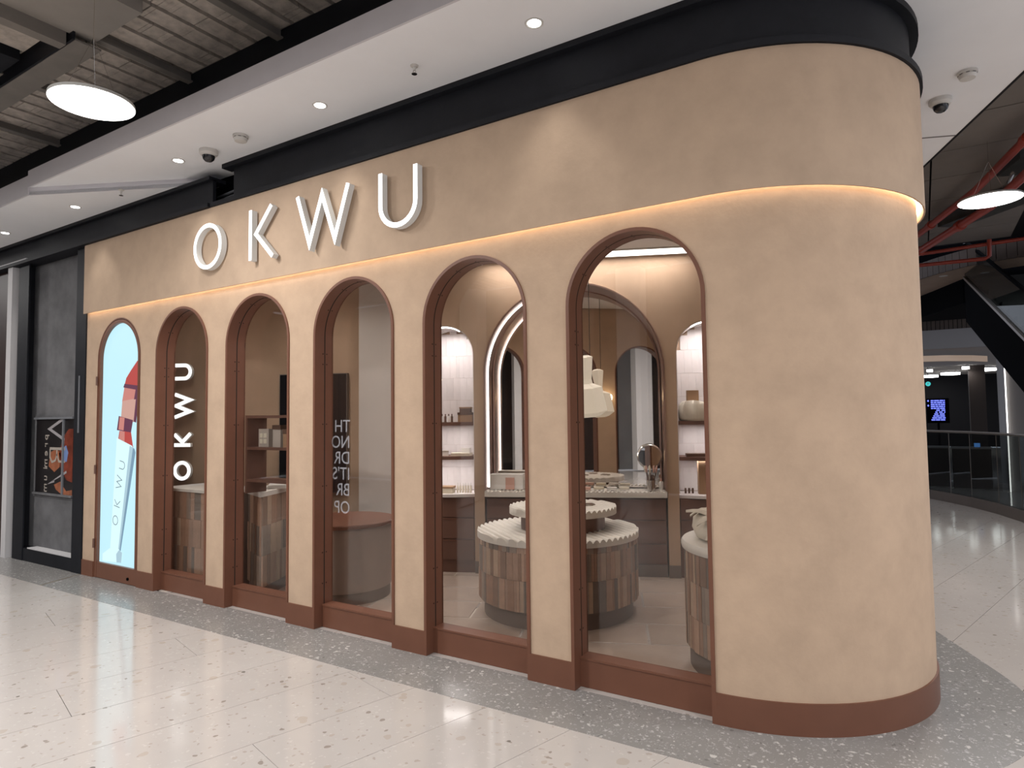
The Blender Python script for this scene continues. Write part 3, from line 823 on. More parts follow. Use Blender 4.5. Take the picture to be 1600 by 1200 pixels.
# poster recess
t = thing('poster', 'small dark poster with sideways cream lettering set into the concrete', 'poster', (-8.25, 0.10, 0.77))
pw, ph = 0.44, 0.83
B(-pw - 0.05, pw + 0.05, -0.012, 0.0, -0.05, ph + 0.04).build('surround', M['concrete'], t)
B(-pw, pw, -0.016, -0.012, 0.0, ph).build('print_ground', M['poster'], t)
def pp_(name, mm, pts, k=0): return MB().poly(pts, -0.0172 - k * 0.0006, -0.0160, 'y').build(name, mm, t)
pp_('print_figure', M['poster_red'], [(0.16, 0.30), (0.30, 0.16), (0.43, 0.14), (0.43, 0.72), (0.33, 0.72), (0.20, 0.62), (0.12, 0.45)])
pp_('print_figure', M['poster_skin'], [(-0.12, 0.30), (0.02, 0.24), (0.14, 0.30), (0.16, 0.45), (0.06, 0.50), (-0.08, 0.46)], 0)
pp_('print_figure', M['poster_skin'], [(0.02, 0.10), (0.16, 0.14), (0.30, 0.04), (0.43, 0.06), (0.43, 0.0), (0.20, 0.0), (0.06, 0.05)], 0)
pp_('print_figure', M['poster_blue'], [(0.22, 0.36), (0.30, 0.36), (0.33, 0.46), (0.28, 0.54), (0.23, 0.52)], 1)
def st_(name, mm, pts, wd, k=2, closed=False): return MB().stroke(pts, wd, -0.0172 - k * 0.0006, -0.0166, closed).build(name, mm, t)
# sideways capitals A R A
st_('print_letter', M['poster_grey'], [(0.20, 0.83), (-0.12, 0.72), (0.24, 0.60)], 0.034)
st_('print_letter', M['poster_text'], [(-0.10, 0.50), (0.26, 0.50)], 0.030)
st_('print_letter', M['poster_text'], [(-0.09, 0.50), (-0.09, 0.40), (-0.04, 0.35), (0.04, 0.37), (0.07, 0.43), (0.07, 0.50)], 0.024, 3)
st_('print_letter', M['poster_text'], [(0.07, 0.44), (0.12, 0.36), (0.26, 0.36)], 0.024, 3)
st_('print_letter', M['poster_grey'], [(0.30, 0.25), (-0.10, 0.11), (0.02, 0.14)], 0.028)
def font_mesh(txt, size):
    cu = bpy.data.curves.new('text', 'FONT')
    cu.body = txt
    cu.size = size
    cu.extrude = 0.0015
    cu.resolution_u = 4
    ob = bpy.data.objects.new('text_tmp', cu)
    COL.objects.link(ob)
    dg = bpy.context.evaluated_depsgraph_get()
    dg.update()
    me = bpy.data.meshes.new_from_object(ob.evaluated_get(dg))
    bpy.data.objects.remove(ob)
    return me
# the small word, sideways and seen in reverse: letters one under another
for k, ch in enumerate('premium'):
    me = font_mesh(ch, 0.135)
    me.materials.append(M['poster_text'])
    lo = link('print_letter', me, t, (-0.20, -0.0185, 0.66 - k * 0.092))
    # stand the glyph up, turn it a quarter turn and mirror it
    for v in me.vertices:
        x, y, z = v.co
        v.co = (-y + 0.05, z, -x)
B(0.205, 0.235, -0.03, -0.016, -0.02, ph + 0.02).build('steel_bar', M['steel_strip'], t)
B(-pw - 0.02, pw + 0.02, -0.04, -0.012, ph, ph + 0.022).build('top_rail', M['steel_strip'], t)
B(-pw - 0.02, pw + 0.02, -0.04, -0.012, -0.022, 0.0).build('bottom_rail', M['concrete'], t)

# ================================================================== INSIDE THE SHOP
tag(MB().poly([(-8.3, 0.22), (CC[0], 0.20), (-0.35, 0.42), (-0.2, 0.96), (-0.35, 1.7), (-2.3, 4.2), (-8.4, 1.2)], 3.14, 3.18).build('ceiling_shop', M['white_paint']),
    'pale ceiling inside the shop', None, kind='structure')
BW = [(0.0, 0.31, 2.20), (1.312, 0.90, 2.0), (2.63, 0.31, 2.17)]
mb = MB()
arched_wall(mb, -3.70, 3.38, BW, 3.14, 0.0, 0.42)
mb.box(-3.70, 3.38, 0.42, 0.47, 0.0, 3.14)
o = mb.build('wall_back', M['shop_wall'], None, L(0, 0), SHOP_ROT, smooth=25)
tag(o, 'warm plaster back wall of the shop with three arched recesses', None, kind='structure')
for a, b in ((-3.70, -0.31), (0.31, 0.412), (2.212, 2.32), (2.94, 3.36)):
    tag(B(a, b, -0.008, 0.0, 0.0, 0.12).build('baseboard_back', M['plinth'], None, L(0, 0), SHOP_ROT),
        {-3.70: 'taupe skirting under the wall screen', 0.31: 'taupe skirting on the slim pier left of the large mirror', 2.212: 'taupe skirting on the slim pier right of the large mirror', 2.94: 'taupe skirting at the right end of the back wall'}[a], None, kind='structure')

# linear ceiling light and shop downlights
t = thing('linear_lamp', 'long white linear ceiling lamp above the large mirror', 'ceiling lamp', L(1.45, -0.17, 3.14), SHOP_ROT)
B(-1.02, 1.02, -0.115, 0.115, -0.014, 0.0).build('housing', M['white_plastic'], t)
B(-1.0, 1.0, -0.10, 0.10, -0.018, -0.014).build('diffuser', M['led'], t)
sdl = ['behind the second arch', 'behind the third arch', 'behind the fourth arch', 'over the round display table', 'over the wrapped basket']
for (a_, c_), s_ in zip(SHOP_DOWN, sdl):
    t = thing('downlight', 'small downlight in the shop ceiling ' + s_, 'downlight', L(a_, c_, 3.14), 0, 'downlights in the shop ceiling')
    link('trim_ring', ring_me, t)
    link('lens', lens_me, t)

# ---- display niches
def niche(label, a0, zs, boards):
    t = thing('display_niche', label, 'display niche', L(a0, 0), SHOP_ROT)
    R = 0.308
    tm = {}
    for row in range(8):                              # upright tiles, every other row shifted
        z0 = 0.79 + row * 0.24
        for k in range(-5, 6):
            x0 = k * 0.075 + (0.037 if row % 2 else 0)
            x1 = x0 + 0.0742
            zc = z0 + 0.15
            if x0 < -R or x1 > R: 
                x0, x1 = max(x0, -R), min(x1, R)
                if x1 - x0 < 0.015: continue
            z1 = z0 + 0.2385
            xm = max(abs(x0), abs(x1))
            lim = zs + math.sqrt(max(0, R * R - xm * xm)) if xm < R else zs
            z1 = min(z1, lim)
            if z1 - z0 < 0.02: continue
            key = (round(x1 - x0, 3), round(z1 - z0, 3))
            if key not in tm:
                tm[key] = B(0, key[0], 0.405 + random.uniform(0, 0.003), 0.419, 0, key[1]).mesh('back_tile', M['niche_tile'])
            link('back_tile', tm[key], t, (x0, 0, z0))
    hb = arch_band(MB(), 0, 0.3095, 0.300, 0.02, 0.40, zs, 0.80).build('liner', M['niche_tile'], t, smooth=30)
    hp = [(0.294 * math.cos(PI * (0.68 - 0.36 * k / 16)), zs + 0.294 * math.sin(PI * (0.68 - 0.36 * k / 16))) for k in range(17)]
    MB().stroke(hp, 0.012, 0.03, 0.055).build('led_strip', M['led'], t, smooth=30)
    light('AREA', 'niche_light', L(a0, 0.12, zs + 0.26), 4.5, (1.0, 0.95, 0.95), 0.34, (0, 0, SHOP_ROT), shape='RECTANGLE', size_y=0.10)
    for z_ in boards:
        light('AREA', 'niche_light', L(a0, 0.16, z_ - 0.045), 1.7, (1.0, 0.95, 0.95), 0.40, (0, 0, SHOP_ROT), shape='RECTANGLE', size_y=0.10)
        s_ = MB().poly([(-0.30, 0.40), (-0.30, 0.10)] + [(-0.30 + 0.6 * k / 12, 0.10 - 0.07 * math.sin(PI * k / 12)) for k in range(1, 12)] + [(0.30, 0.10), (0.30, 0.40)], z_ - 0.035, z_)
        s_.build('shelf', M['bronze_dark'], t)
    MB().poly([(-0.305, 0.40), (-0.305, 0.05)] + [(-0.305 + 0.61 * k / 12, 0.05 - 0.07 * math.sin(PI * k / 12)) for k in range(1, 12)] + [(0.305, 0.05), (0.305, 0.40)], 0.755, 0.785).build('counter_top', M['niche_tile'], t)
    B(-0.305, 0.305, 0.03, 0.40, 0.0, 0.755).build('base_cabinet', M['bronze_dark'], t)
    for z0, z1 in ((0.13, 0.33), (0.34, 0.545), (0.555, 0.745)):
        dr = B(-0.298, 0.298, 0.012, 0.03, z0, z1).build('drawer', M['bronze_dark'], t)
        B(-0.12, 0.12, 0.006, 0.012, z1 - 0.012, z1 - 0.004).build('pull', M['bronze'], dr)
    return t
niche('lit tiled wall niche with shelves, left of the large mirror', 0.0, 2.20, (1.515, 1.165))
niche('lit tiled wall niche with shelves, right of the large mirror', 2.63, 2.17, (1.50, 1.15))

# ---- mirror bay
t = thing('vanity_cabinet', 'brown drawer cabinet with a white worktop below the large mirror', 'cabinet', L(1.312, 0), SHOP_ROT)
B(-0.885, 0.885, 0.03, 0.41, 0.0, 0.765).build('body', M['bronze_dark'], t)
for cx in (-0.59, 0.0, 0.59):
    for z0, z1 in ((0.13, 0.315), (0.325, 0.54), (0.55, 0.745)):
        dr = B(cx - 0.288, cx + 0.288, 0.012, 0.03, z0, z1).build('drawer', M['bronze_dark'], t)
        B(cx - 0.14, cx + 0.14, 0.004, 0.012, z1 - 0.014, z1 - 0.006).build('pull', M['bronze'], dr)
B(-0.885, 0.885, 0.02, 0.03, 0.0, 0.12).build('plinth', M['plinth'], t)
wt_ = MB().box(-0.893, 0.893, -0.035, 0.41, 0.765, 0.815)
wt_.build('worktop', M['fluted'], t)
rb = MB()
for k in range(44): rb.tube([(-0.88 + k * 0.041, -0.033, 0.815), (-0.88 + k * 0.041, 0.10, 0.815)], 0.012, 6)
rb.build('worktop_ribs', M['fluted'], t, smooth=40)['kind'] = 'stuff'
t = thing('arched_mirror', 'large arched mirror with a rose metal surround in the back wall', 'mirror', L(1.312, 0, 0.816), SHOP_ROT)
zs_ = 2.0 - 0.815
arch_band(MB(), 0, 0.898, 0.880, -0.022, 0.40, zs_, 0.0, 48).build('surround', M['copper'], t, smooth=30)
hp = [(-0.872, 0.03)] + [(0.872 * math.cos(PI - PI * 0.46 * k / 24), zs_ + 0.872 * math.sin(PI - PI * 0.46 * k / 24)) for k in range(25)]
MB().stroke(hp, 0.009, 0.10, 0.112).build('led_strip', M['led'], t, smooth=30)
MB().poly(list(reversed(arch_pts(0, 0.872, zs_, 0.0, 48))), -0.005, 0.005, 'y').build('mirror_glass', M['mirror'], t, (0, 0.360, 0.014), -0.040)
arch_band(MB(), 0, 0.874, 0.855, -0.022, -0.006, zs_, 0.0, 48).build('mirror_rim', M['copper'], t, (0, 0.360, 0.014), -0.040, smooth=30)

# ---- drum counters
def ribbed_disc(mb, R, z0, z1, pitch, amp, ang, n=40):
    """thick disc with parallel flutes across its top"""
    ca, sa = math.cos(ang), math.sin(ang)
    us = []
    k = int(2 * R / pitch * 10)
    rows = [-R * math.cos(PI * i / 1 / k) if False else -R + 2 * R * i / k for i in range(k + 1)]
    vs, fs = [], []
    prev = None
    for u in rows:
        h = math.sqrt(max(1e-6, R * R - u * u))
        z = z1 - amp + amp * abs(math.sin(PI * u / pitch)) ** 0.7
        a = (u * ca - (-h) * sa, u * sa + (-h) * ca)
        b = (u * ca - h * sa, u * sa + h * ca)
        i0 = len(vs)
        vs += [(a[0], a[1], z), (b[0], b[1], z), (a[0], a[1], z0), (b[0], b[1], z0)]
        if prev is not None:
            p = prev
            fs += [(p, i0, i0 + 1, p + 1), (p + 2, i0 + 2, i0, p), (p + 1, i0 + 1, i0 + 3, p + 3), (p + 3, i0 + 3, i0 + 2, p + 2)]
        prev = i0
    mb.add(vs, fs)
    return mb

def cladding(parent, R, rows, seed, arc_range=(0, 2 * PI), thick=0.012):
    """upright wooden tiles standing side by side around a drum"""
    rnd = random.Random(seed)
    cache = {}
    for (z0, z1) in rows:
        a = arc_range[0]
        while a < arc_range[1] - 0.01:
            w_ = rnd.choice((0.018, 0.026, 0.036, 0.048, 0.06))
            da = w_ / R
            if a + da > arc_range[1]: da = arc_range[1] - a
            mi = rnd.randrange(len(WOODS))
            out = rnd.choice((0.0, 0.003, 0.006))
            key = (round(da, 4), mi, out, z0)
            if key not in cache:
                g = 0.0012 / R
                r0, r1 = R - thick, R + out
                n = 2
                vs = []
                for r in (r0, r1):
                    for z in (z0 + 0.001, z1 - 0.001):
                        for k in range(n + 1):
                            t_ = g + (da - 2 * g) * k / n
                            vs.append((r * math.cos(t_), r * math.sin(t_), z))
                q = n + 1
                fs = []
                for k in range(n):
                    fs += [(2 * q + k, 2 * q + k + 1, 3 * q + k + 1, 3 * q + k), (k + 1, k, q + k, q + k + 1), (q + k, 3 * q + k, 3 * q + k + 1, q + k + 1), (k, k + 1, 2 * q + k + 1, 2 * q + k)]
                fs += [(0, 2 * q, 3 * q, q), (n, q + n, 3 * q + n, 2 * q + n)]
                cache[key] = MB().add(vs, fs).mesh('cladding_tile', WOODS[mi])
            link('cladding_tile', cache[key], parent, (0, 0, 0), a)
            a += da

t = thing('display_table', 'two tier round display table clad in upright wooden tiles with fluted white tops', 'display table', (-2.57, 1.37, 0))
MB().lathe([(0, 0), (0.60, 0), (0.60, 0.13), (0, 0.13)], 64).build('plinth', M['plinth'], t, smooth=30)
MB().lathe([(0, 0.13), (0.628, 0.13), (0.628, 0.60), (0, 0.60)], 64).build('core', M['plinth'], t, smooth=30)
cladding(t, 0.640, ((0.13, 0.355), (0.355, 0.555), (0.555, 0.60)), 3, (PI * 0.95, PI * 2.28))
ribbed_disc(MB(), 0.655, 0.60, 0.655, 0.056, 0.030, 0.9).build('lower_top', M['fluted'], t, smooth=50)
MB().lathe([(0, 0.632), (0.345, 0.632), (0.345, 0.77), (0, 0.77)], 48).build('riser', M['bronze_dark'], t, (0.02, 0.06, 0), smooth=30)
ribbed_disc(MB(), 0.44, 0.77, 0.830, 0.050, 0.026, 0.9).build('upper_top', M['fluted'], t, (0.02, 0.06, 0), smooth=50)

t = thing('round_counter', 'round counter clad in upright wooden tiles beside the rounded corner', 'counter', (-0.785, 0.955, 0))
MB().lathe([(0, 0), (0.55, 0), (0.55, 0.13), (0, 0.13)], 64).build('plinth', M['plinth'], t, smooth=30)
MB().lathe([(0, 0.13), (0.556, 0.13), (0.556, 0.72), (0, 0.72)], 64).build('core', M['plinth'], t, smooth=30)
cladding(t, 0.568, ((0.13, 0.33), (0.33, 0.54), (0.54, 0.72)), 5, (PI * 0.75, PI * 1.75))
MB().lathe([(0, 0.72), (0.585, 0.72), (0.59, 0.735), (0.59, 0.755), (0.58, 0.77), (0, 0.77)], 64).build('top', M['fluted'], t, smooth=35)

# wrapped basket: a low drum of gathered cloth with loose corners
def wrapped(mb, R, h, folds, seed, ears=()):
    rnd = random.Random(seed)
    n = 160
    prof = [(0.90, 0.0), (1.0, 0.15), (1.02, 0.5), (0.97, 0.82), (0.86, 1.0), (0.55, 0.94), (0.0, 0.90)]
    ph_ = rnd.uniform(0, 6)
    vs = []
    for j, (pr_, pz) in enumerate(prof):
        for i in range(n):
            a = 2 * PI * i / n
            tw = a * folds + pz * 4.0 + ph_
            f_ = (abs(math.sin(tw / 2)) ** 0.45 - 0.7) * 0.17 * (0.35 + pz) * (1 if pr_ > 0.3 else 0.2)
            e_ = 0
            for ea, el in ears:
                da = (a - ea + PI) % (2 * PI) - PI
                e_ += el * math.exp(-(da / 0.16) ** 2) * max(0, pz - 0.45) * (1 if 0.8 < pr_ else 0.0)
            r = R * (pr_ + f_) + e_
            vs.append((r * math.cos(a), r * math.sin(a), h * pz + e_ * 0.55 + 0.012 * math.sin(3 * a + ph_) * pz))
    fs = []
    for j in range(len(prof) - 1):
        for i in range(n):
            i2 = (i + 1) % n
            fs.append((j * n + i, j * n + i2, (j + 1) * n + i2, (j + 1) * n + i))
    fs.append(tuple(range(n - 1, -1, -1)))
    return mb.add(vs, fs)
t = thing('wrapped_basket', 'basket wrapped in gathered ivory cloth on the round wooden counter', 'basket', (-0.86, 0.96, 0.77))
wrapped(MB(), 0.43, 0.165, 9, 2).build('cloth_wrap', M['cloth'], t, smooth=70)
rnd_ = random.Random(4)
for k in range(13):                                   # loose pointed corners of the cloth around the rim
    a_ = 2 * PI * k / 13 + 0.15 + rnd_.uniform(-0.1, 0.1)
    lift = rnd_.choice((0.055, 0.03, -0.03, 0.075))
    out = rnd_.uniform(0.05, 0.10)
    w_ = rnd_.uniform(0.13, 0.20)
    vs, fs = [], []
    for i_ in range(5):
        f_ = i_ / 4
        r_ = 0.33 + (0.43 + out - 0.33) * f_
        z_ = 0.150 + 0.022 * math.sin(PI * f_) + lift * f_ * f_
        hw = w_ / 2 * (1 - f_) ** 0.7 + 0.003
        vs += [(r_, -hw, z_ - 0.012), (r_, 0, z_ + 0.014 * (1 - f_)), (r_, hw, z_ - 0.012), (r_, 0, z_ - 0.018)]
    for i_ in range(4):
        for c_ in range(4): fs.append((i_ * 4 + c_, i_ * 4 + (c_ + 1) % 4, i_ * 4 + 4 + (c_ + 1) % 4, i_ * 4 + 4 + c_))
    fs += [(3, 2, 1, 0), (16, 17, 18, 19)]
    MB().add(vs, fs).build('cloth_corner', M['cloth'], t, (0, 0, 0), a_, smooth=50)
for k in range(9):
    a = 0.7 * k
    MB().lathe([(0, 0), (0.03, 0.004), (0.036, 0.03), (0.02, 0.055), (0, 0.06)], 12).build('soap_bar', M['pink_card'] if k % 3 == 0 else M['cream_card'], t, (0.17 * math.cos(a), 0.17 * math.sin(a), 0.115), smooth=50)

# ---- goods on the back wall
def crate(name, label, cat, a, c, z, sx, sy, sz, m_, lid=None, rz=0.0, group=None):
    t = thing(name, label, cat, L(a, c, z), SHOP_ROT + rz, group)
    b = 0.0
    B(-sx / 2, sx / 2, -sy / 2, sy / 2, 0, sz * (0.74 if lid else 1)).build('carton', m_, t)
    if lid: B(-sx / 2 - 0.004, sx / 2 + 0.004, -sy / 2 - 0.004, sy / 2 + 0.004, sz * 0.74, sz).build('lid', lid, t)
    return t
def bottle(label, a, c, z, r, h, m_, capm, group=None):
    t = thing('bottle', label, 'bottle', L(a, c, z), 0, group)
    MB().lathe([(0, 0), (r, 0), (r, h * 0.66), (r * 0.8, h * 0.72), (r * 0.45, h * 0.76), (0, h * 0.76)], 14).build('body', m_, t, smooth=40)
    MB().lathe([(0, h * 0.76), (r * 0.5, h * 0.76), (r * 0.5, h), (0, h)], 12).build('cap', capm, t, smooth=40)
    return t
crate('gift_box', 'stacked brown gift box on the upper shelf of the left niche', 'box', 0.19, 0.18, 1.515, 0.15, 0.13, 0.10, M['kraft'], M['brown_card'])
crate('gift_box', 'smaller dark gift box on top of the brown one in the left niche', 'box', 0.185, 0.18, 1.615, 0.11, 0.10, 0.055, M['brown_card'], M['kraft'])
for k in range(5):
    bottle("%s lipstick from the left in the row on the upper shelf of the left niche" % ("first", "second", "third", "fourth", "fifth")[k], -0.10 + k * 0.035, 0.16, 1.515, 0.012, 0.085, M['white_card'] if k % 2 else M['brown_card'], M['brown_card'], 'row of lipsticks in the left niche')
crate('tray', 'flat pale tray on the middle shelf of the left niche', 'tray', 0.14, 0.17, 1.165, 0.20, 0.14, 0.03, M['cream_card'])
crate('compact_case', 'white compact case leaning on the middle shelf of the left niche', 'compact', -0.05, 0.17, 1.165, 0.09, 0.06, 0.055, M['white_card'], M['grey_card'], 0.3)
crate('compact_case', 'white compact case on the pale tray in the left niche', 'compact', 0.19, 0.17, 1.195, 0.09, 0.05, 0.05, M['white_card'], None, -0.2)
crate('palette_box', 'blush palette box on the counter of the left niche', 'box', -0.02, 0.12, 0.785, 0.17, 0.13, 0.07, M['cream_card'], M['kraft'])
for k in range(6):
    bottle("%s slim tester tube from the left on the counter of the left niche" % ("first", "second", "third", "fourth", "fifth", "sixth")[k], 0.10 + k * 0.028, 0.14, 0.785, 0.010, 0.10, M['cream_card'], M['white_card'], 'tester tubes in the left niche')
# right niche
t = thing('wrapped_bowl', 'bowl wrapped in pleated grey cloth on the upper shelf of the right niche', 'bowl', L(2.54, 0.20, 1.50), SHOP_ROT)
wrapped(MB(), 0.185, 0.19, 9, 8).build('cloth_wrap', M['cloth'], t, smooth=70)
crate('gift_box', 'small brown box on top of the pleated cloth bowl', 'box', 2.49, 0.20, 1.692, 0.11, 0.10, 0.11, M['kraft'])
crate('sample_tray', 'flat tray with a white card below the pleated bowl', 'tray', 2.56, 0.16, 1.15, 0.30, 0.14, 0.03, M['brown_card'])
crate('gift_box', 'tall kraft box on the counter of the right niche', 'box', 2.575, 0.17, 0.785, 0.11, 0.10, 0.33, M['kraft'])
for k in range(3):
    bottle("%s of the tiny bottles beside the tall kraft box" % ("leftmost", "middle one", "rightmost")[k], 2.40 + k * 0.035, 0.20, 0.785, 0.010, 0.07, M['brown_card'], M['white_card'], 'tiny bottles in the right niche')
# on the worktop below the mirror
WZ = 0.827
crate('storage_box', 'white box with a blush label on the worktop at the left end of the mirror', 'box', 0.62, 0.17, WZ, 0.34, 0.16, 0.15, M['white_card'])
crate('label_card', 'blush card leaning on the white box', 'card', 0.66, 0.075, WZ, 0.09, 0.012, 0.12, M['pink_card'])
for k, a in enumerate((1.42, 1.55, 1.68, 1.80)):
    crate('makeup_palette', ['open palette with pink pans near the pendant lamp', 'flat palette in the middle of the worktop', 'small palette right of the middle of the worktop', 'small white palette beside the brush cup'][k], 'palette',
          a, 0.12 + 0.03 * (k % 2), WZ, 0.10, 0.08, 0.022, (M['pink_card'], M['cream_card'], M['white_card'], M['cream_card'])[k])
t = thing('brush_cup', 'steel cup of makeup brushes on the worktop at the right end of the mirror', 'brush cup', L(2.06, 0.06, WZ))
MB().lathe([(0, 0), (0.038, 0), (0.042, 0.10), (0.039, 0.10), (0.036, 0.006), (0, 0.006)], 20).build('cup', M['chrome'], t, smooth=40)
for k in range(9):
    a = 0.7 * k; tx, ty = 0.05 * math.cos(a), 0.05 * math.sin(a)
    br = MB().tube([(tx * 0.3, ty * 0.3, 0.01), (tx, ty, 0.18 + 0.01 * (k % 3))], 0.0035, 6).build('brush', M['brown_card'], t)
    MB().tube([(tx, ty, 0.175), (tx * 1.15, ty * 1.15, 0.21), (tx * 1.25, ty * 1.25, 0.24)], [0.006, 0.012, 0.004], 8).build('bristles', M['cream_card'] if k % 2 else M['pink_card'], br)
t = thing('table_mirror', 'round steel table mirror on a stand in front of the large mirror', 'mirror', L(2.06, 0.22, WZ), SHOP_ROT)
MB().lathe([(0, 0), (0.06, 0), (0.06, 0.008), (0.012, 0.015), (0.010, 0.20), (0, 0.20)], 20).build('stand', M['chrome'], t, smooth=40)
g = MB().lathe([(0, -0.006), (0.112, -0.006), (0.125, 0.0), (0.112, 0.006), (0, 0.006)], 36).build('rim', M['chrome'], t, (0, 0, 0.32), smooth=30)
g.rotation_euler = (PI / 2 - 0.15, 0, 0)
MB().lathe([(0, 0.0062), (0.108, 0.0062), (0.108, 0.0075), (0, 0.0075)], 36).build('mirror_glass', M['mirror'], g)
bottle('pale bottle beside the brush cup', 2.16, 0.12, WZ, 0.022, 0.11, M['white_card'], M['pink_card'])
bottle('cream bottle near the left edge of the sixth arch', 1.25, 0.16, WZ, 0.018, 0.10, M['cream_card'], M['white_card'])
t = thing('hand_tap', 'curved steel tester stand at the left end of the worktop', 'stand', L(0.86, 0.10, WZ))
MB().tube([(0, 0, 0), (0, 0, 0.20), (0.03, 0, 0.27), (0.09, 0, 0.29), (0.14, 0, 0.27)], 0.018, 10).build('arm', M['chrome'], t, smooth=50)
MB().lathe([(0, 0), (0.05, 0), (0.05, 0.012), (0, 0.012)], 20).build('foot', M['chrome'], t, smooth=40)
# on the round table
for k, (x_, y_) in enumerate(((-2.45, 1.30), (-2.62, 1.48), (-2.36, 1.52))):
    t = thing('makeup_palette', ['dark palette on the upper tier of the round table near the arch', 'dark palette at the back of the round table', 'dark palette on the right of the upper table tier'][k], 'palette', (x_, y_, 0.826), 0.4 * k)
    B(-0.05, 0.05, -0.035, 0.035, 0, 0.012).build('case', M['grey_card'], t)
    B(-0.045, 0.045, -0.03, 0.03, 0.012, 0.014).build('pans', M['brown_card'], t)

# ---- pendant of folded paper in front of the mirror
def paper_pendant(label, p):
    t = thing('paper_pendant', label, 'pendant lamp', p)
    prof = [(0.035, 0.56), (0.075, 0.54), (0.045, 0.34), (0.05, 0.30), (0.13, 0.26), (0.155, 0.04), (0.09, 0.0)]
    MB().lathe(prof, 5).build('shade', M['paper_shade'], t).rotation_euler = (0.10, -0.10, 0.5)
    MB().tube([(0, 0, 0.56), (0, 0, 3.14 - p[2])], 0.003, 6).build('cord', M['iron'], t)
paper_pendant('folded ivory paper pendant hanging in front of the large mirror', L(1.505, -0.50, 1.555))

# ---- wall sconces on the inner face of the shopfront (seen in the mirror)
for i, x_ in enumerate((-1.884, -2.964)):
    t = thing('wall_sconce', ['small warm globe sconce inside the pier between the two rightmost arches', 'small warm globe sconce inside the pier between the fourth and fifth arches'][i], 'sconce', (x_, WT, 1.74))
    MB().lathe([(0, 0), (0.045, 0), (0.045, 0.015), (0, 0.015)], 20).build('plate', M['iron'], t).rotation_euler = (-PI / 2, 0, 0)
    MB().tube([(0, 0.01, 0), (0, 0.08, -0.01), (0, 0.10, 0.03)], 0.008, 8).build('arm', M['iron'], t, smooth=40)
    MB().lathe([(0, 0.03), (0.03, 0.035), (0.05, 0.06), (0.056, 0.09), (0.05, 0.12), (0.03, 0.14), (0, 0.146)], 20).build('globe', M['bulb'], t, (0, 0.10, 0), smooth=60)

# ---- wall screen, column, low round counter
t = thing('wall_screen', 'tall dark wall screen on the back wall behind the fourth arch', 'screen', L(-1.40, 0, 0.80), SHOP_ROT)
B(-0.375, 0.375, -0.055, -0.006, 0.0, 1.24).build('casing', M['tv_rim'], t)
B(-0.368, 0.368, -0.058, -0.055, 0.008, 1.232).build('display', M['tv'], t)
t = tag(B(-0.20, 0.24, -0.14, -0.001, 0.0, 3.14).build('column', M['pillar'], None, L(-0.66, 0), SHOP_ROT), 'pale grey square column against the back wall behind the fourth arch', 'column')
t = thing('round_counter', 'low round counter with a brown top behind the fourth arch', 'counter', (-4.42, 0.80, 0))
MB().lathe([(0, 0), (0.40, 0), (0.40, 0.10), (0, 0.10)], 56).build('plinth', M['plinth'], t, smooth=30)
MB().lathe([(0, 0.10), (0.41, 0.10), (0.41, 0.635), (0, 0.635)], 56).build('body', M['drum_body'], t, smooth=30)
MB().lathe([(0, 0.635), (0.44, 0.635), (0.445, 0.645), (0.445, 0.663), (0.44, 0.67), (0, 0.67)], 56).build('top', M['bronze'], t, smooth=30)

# ---- cash desk units behind arches 2 and 3
def flat_clad(parent, p, q, rows, seed, thick=0.01):
    """wooden tiles side by side along a straight front from p to q (local plan points)"""
    rnd = random.Random(seed)
    d = Vector((q[0] - p[0], q[1] - p[1])); ln = d.length; ang = math.atan2(d.y, d.x)
    for z0, z1 in rows:
        s_ = 0.0
        while s_ < ln - 0.004:
            w_ = min(rnd.choice((0.045, 0.06, 0.08, 0.10)), ln - s_)
            o_ = B(0.001, w_ - 0.001, -thick - rnd.choice((0, 0.003, 0.006)), 0, z0 + 0.001, z1 - 0.001).build('cladding_tile', rnd.choice(WOODS), parent,
                  (p[0] + d.x / ln * s_, p[1] + d.y / ln * s_, 0), ang)
            s_ += w_
t = thing('cash_desk', 'wood tiled desk with a white top behind the second arch', 'desk', (-5.80, 0.26, 0))
B(-0.58, 0.36, 0.012, 0.42, 0.0, 0.885).build('body', M['plinth'], t)
flat_clad(t, (-0.58, 0.012), (0.36, 0.012), ((0.10, 0.37), (0.37, 0.63), (0.63, 0.885)), 11)
B(-0.60, 0.375, -0.012, 0.44, 0.885, 0.91).build('top', M['fluted'], t)
t = thing('cash_desk', 'wood tiled corner desk with a white top behind the third arch', 'desk', (-4.92, 0.30, 0))
pb = [(-0.38, 0.15), (0.0, 0.0), (-0.27, 0.56), (-0.60, 0.70)]
MB().poly([(p[0] * 0.96 - 0.01, p[1] * 0.96 + 0.012) for p in pb], 0.0, 0.885).build('body', M['plinth'], t)
flat_clad(t, (-0.375, 0.153), (-0.008, 0.01), ((0.10, 0.37), (0.37, 0.63), (0.63, 0.885)), 12)
flat_clad(t, (-0.008, 0.01), (-0.27, 0.55), ((0.10, 0.37), (0.37, 0.63), (0.63, 0.885)), 13)
MB().poly([(-0.40, 0.14), (0.01, -0.02), (-0.255, 0.57), (-0.60, 0.72)], 0.885, 0.925).build('top', M['white_card'], t)
t = thing('paper_stack', 'stack of white papers on the corner desk', 'papers', (-5.14, 0.66, 0.925), -0.9)
for k in range(3):
    B(-0.13, 0.13, -0.09, 0.09, k * 0.012, k * 0.012 + 0.011).build('sheet_bundle', M['white_card'], t, (0, 0, 0), 0.08 * k)
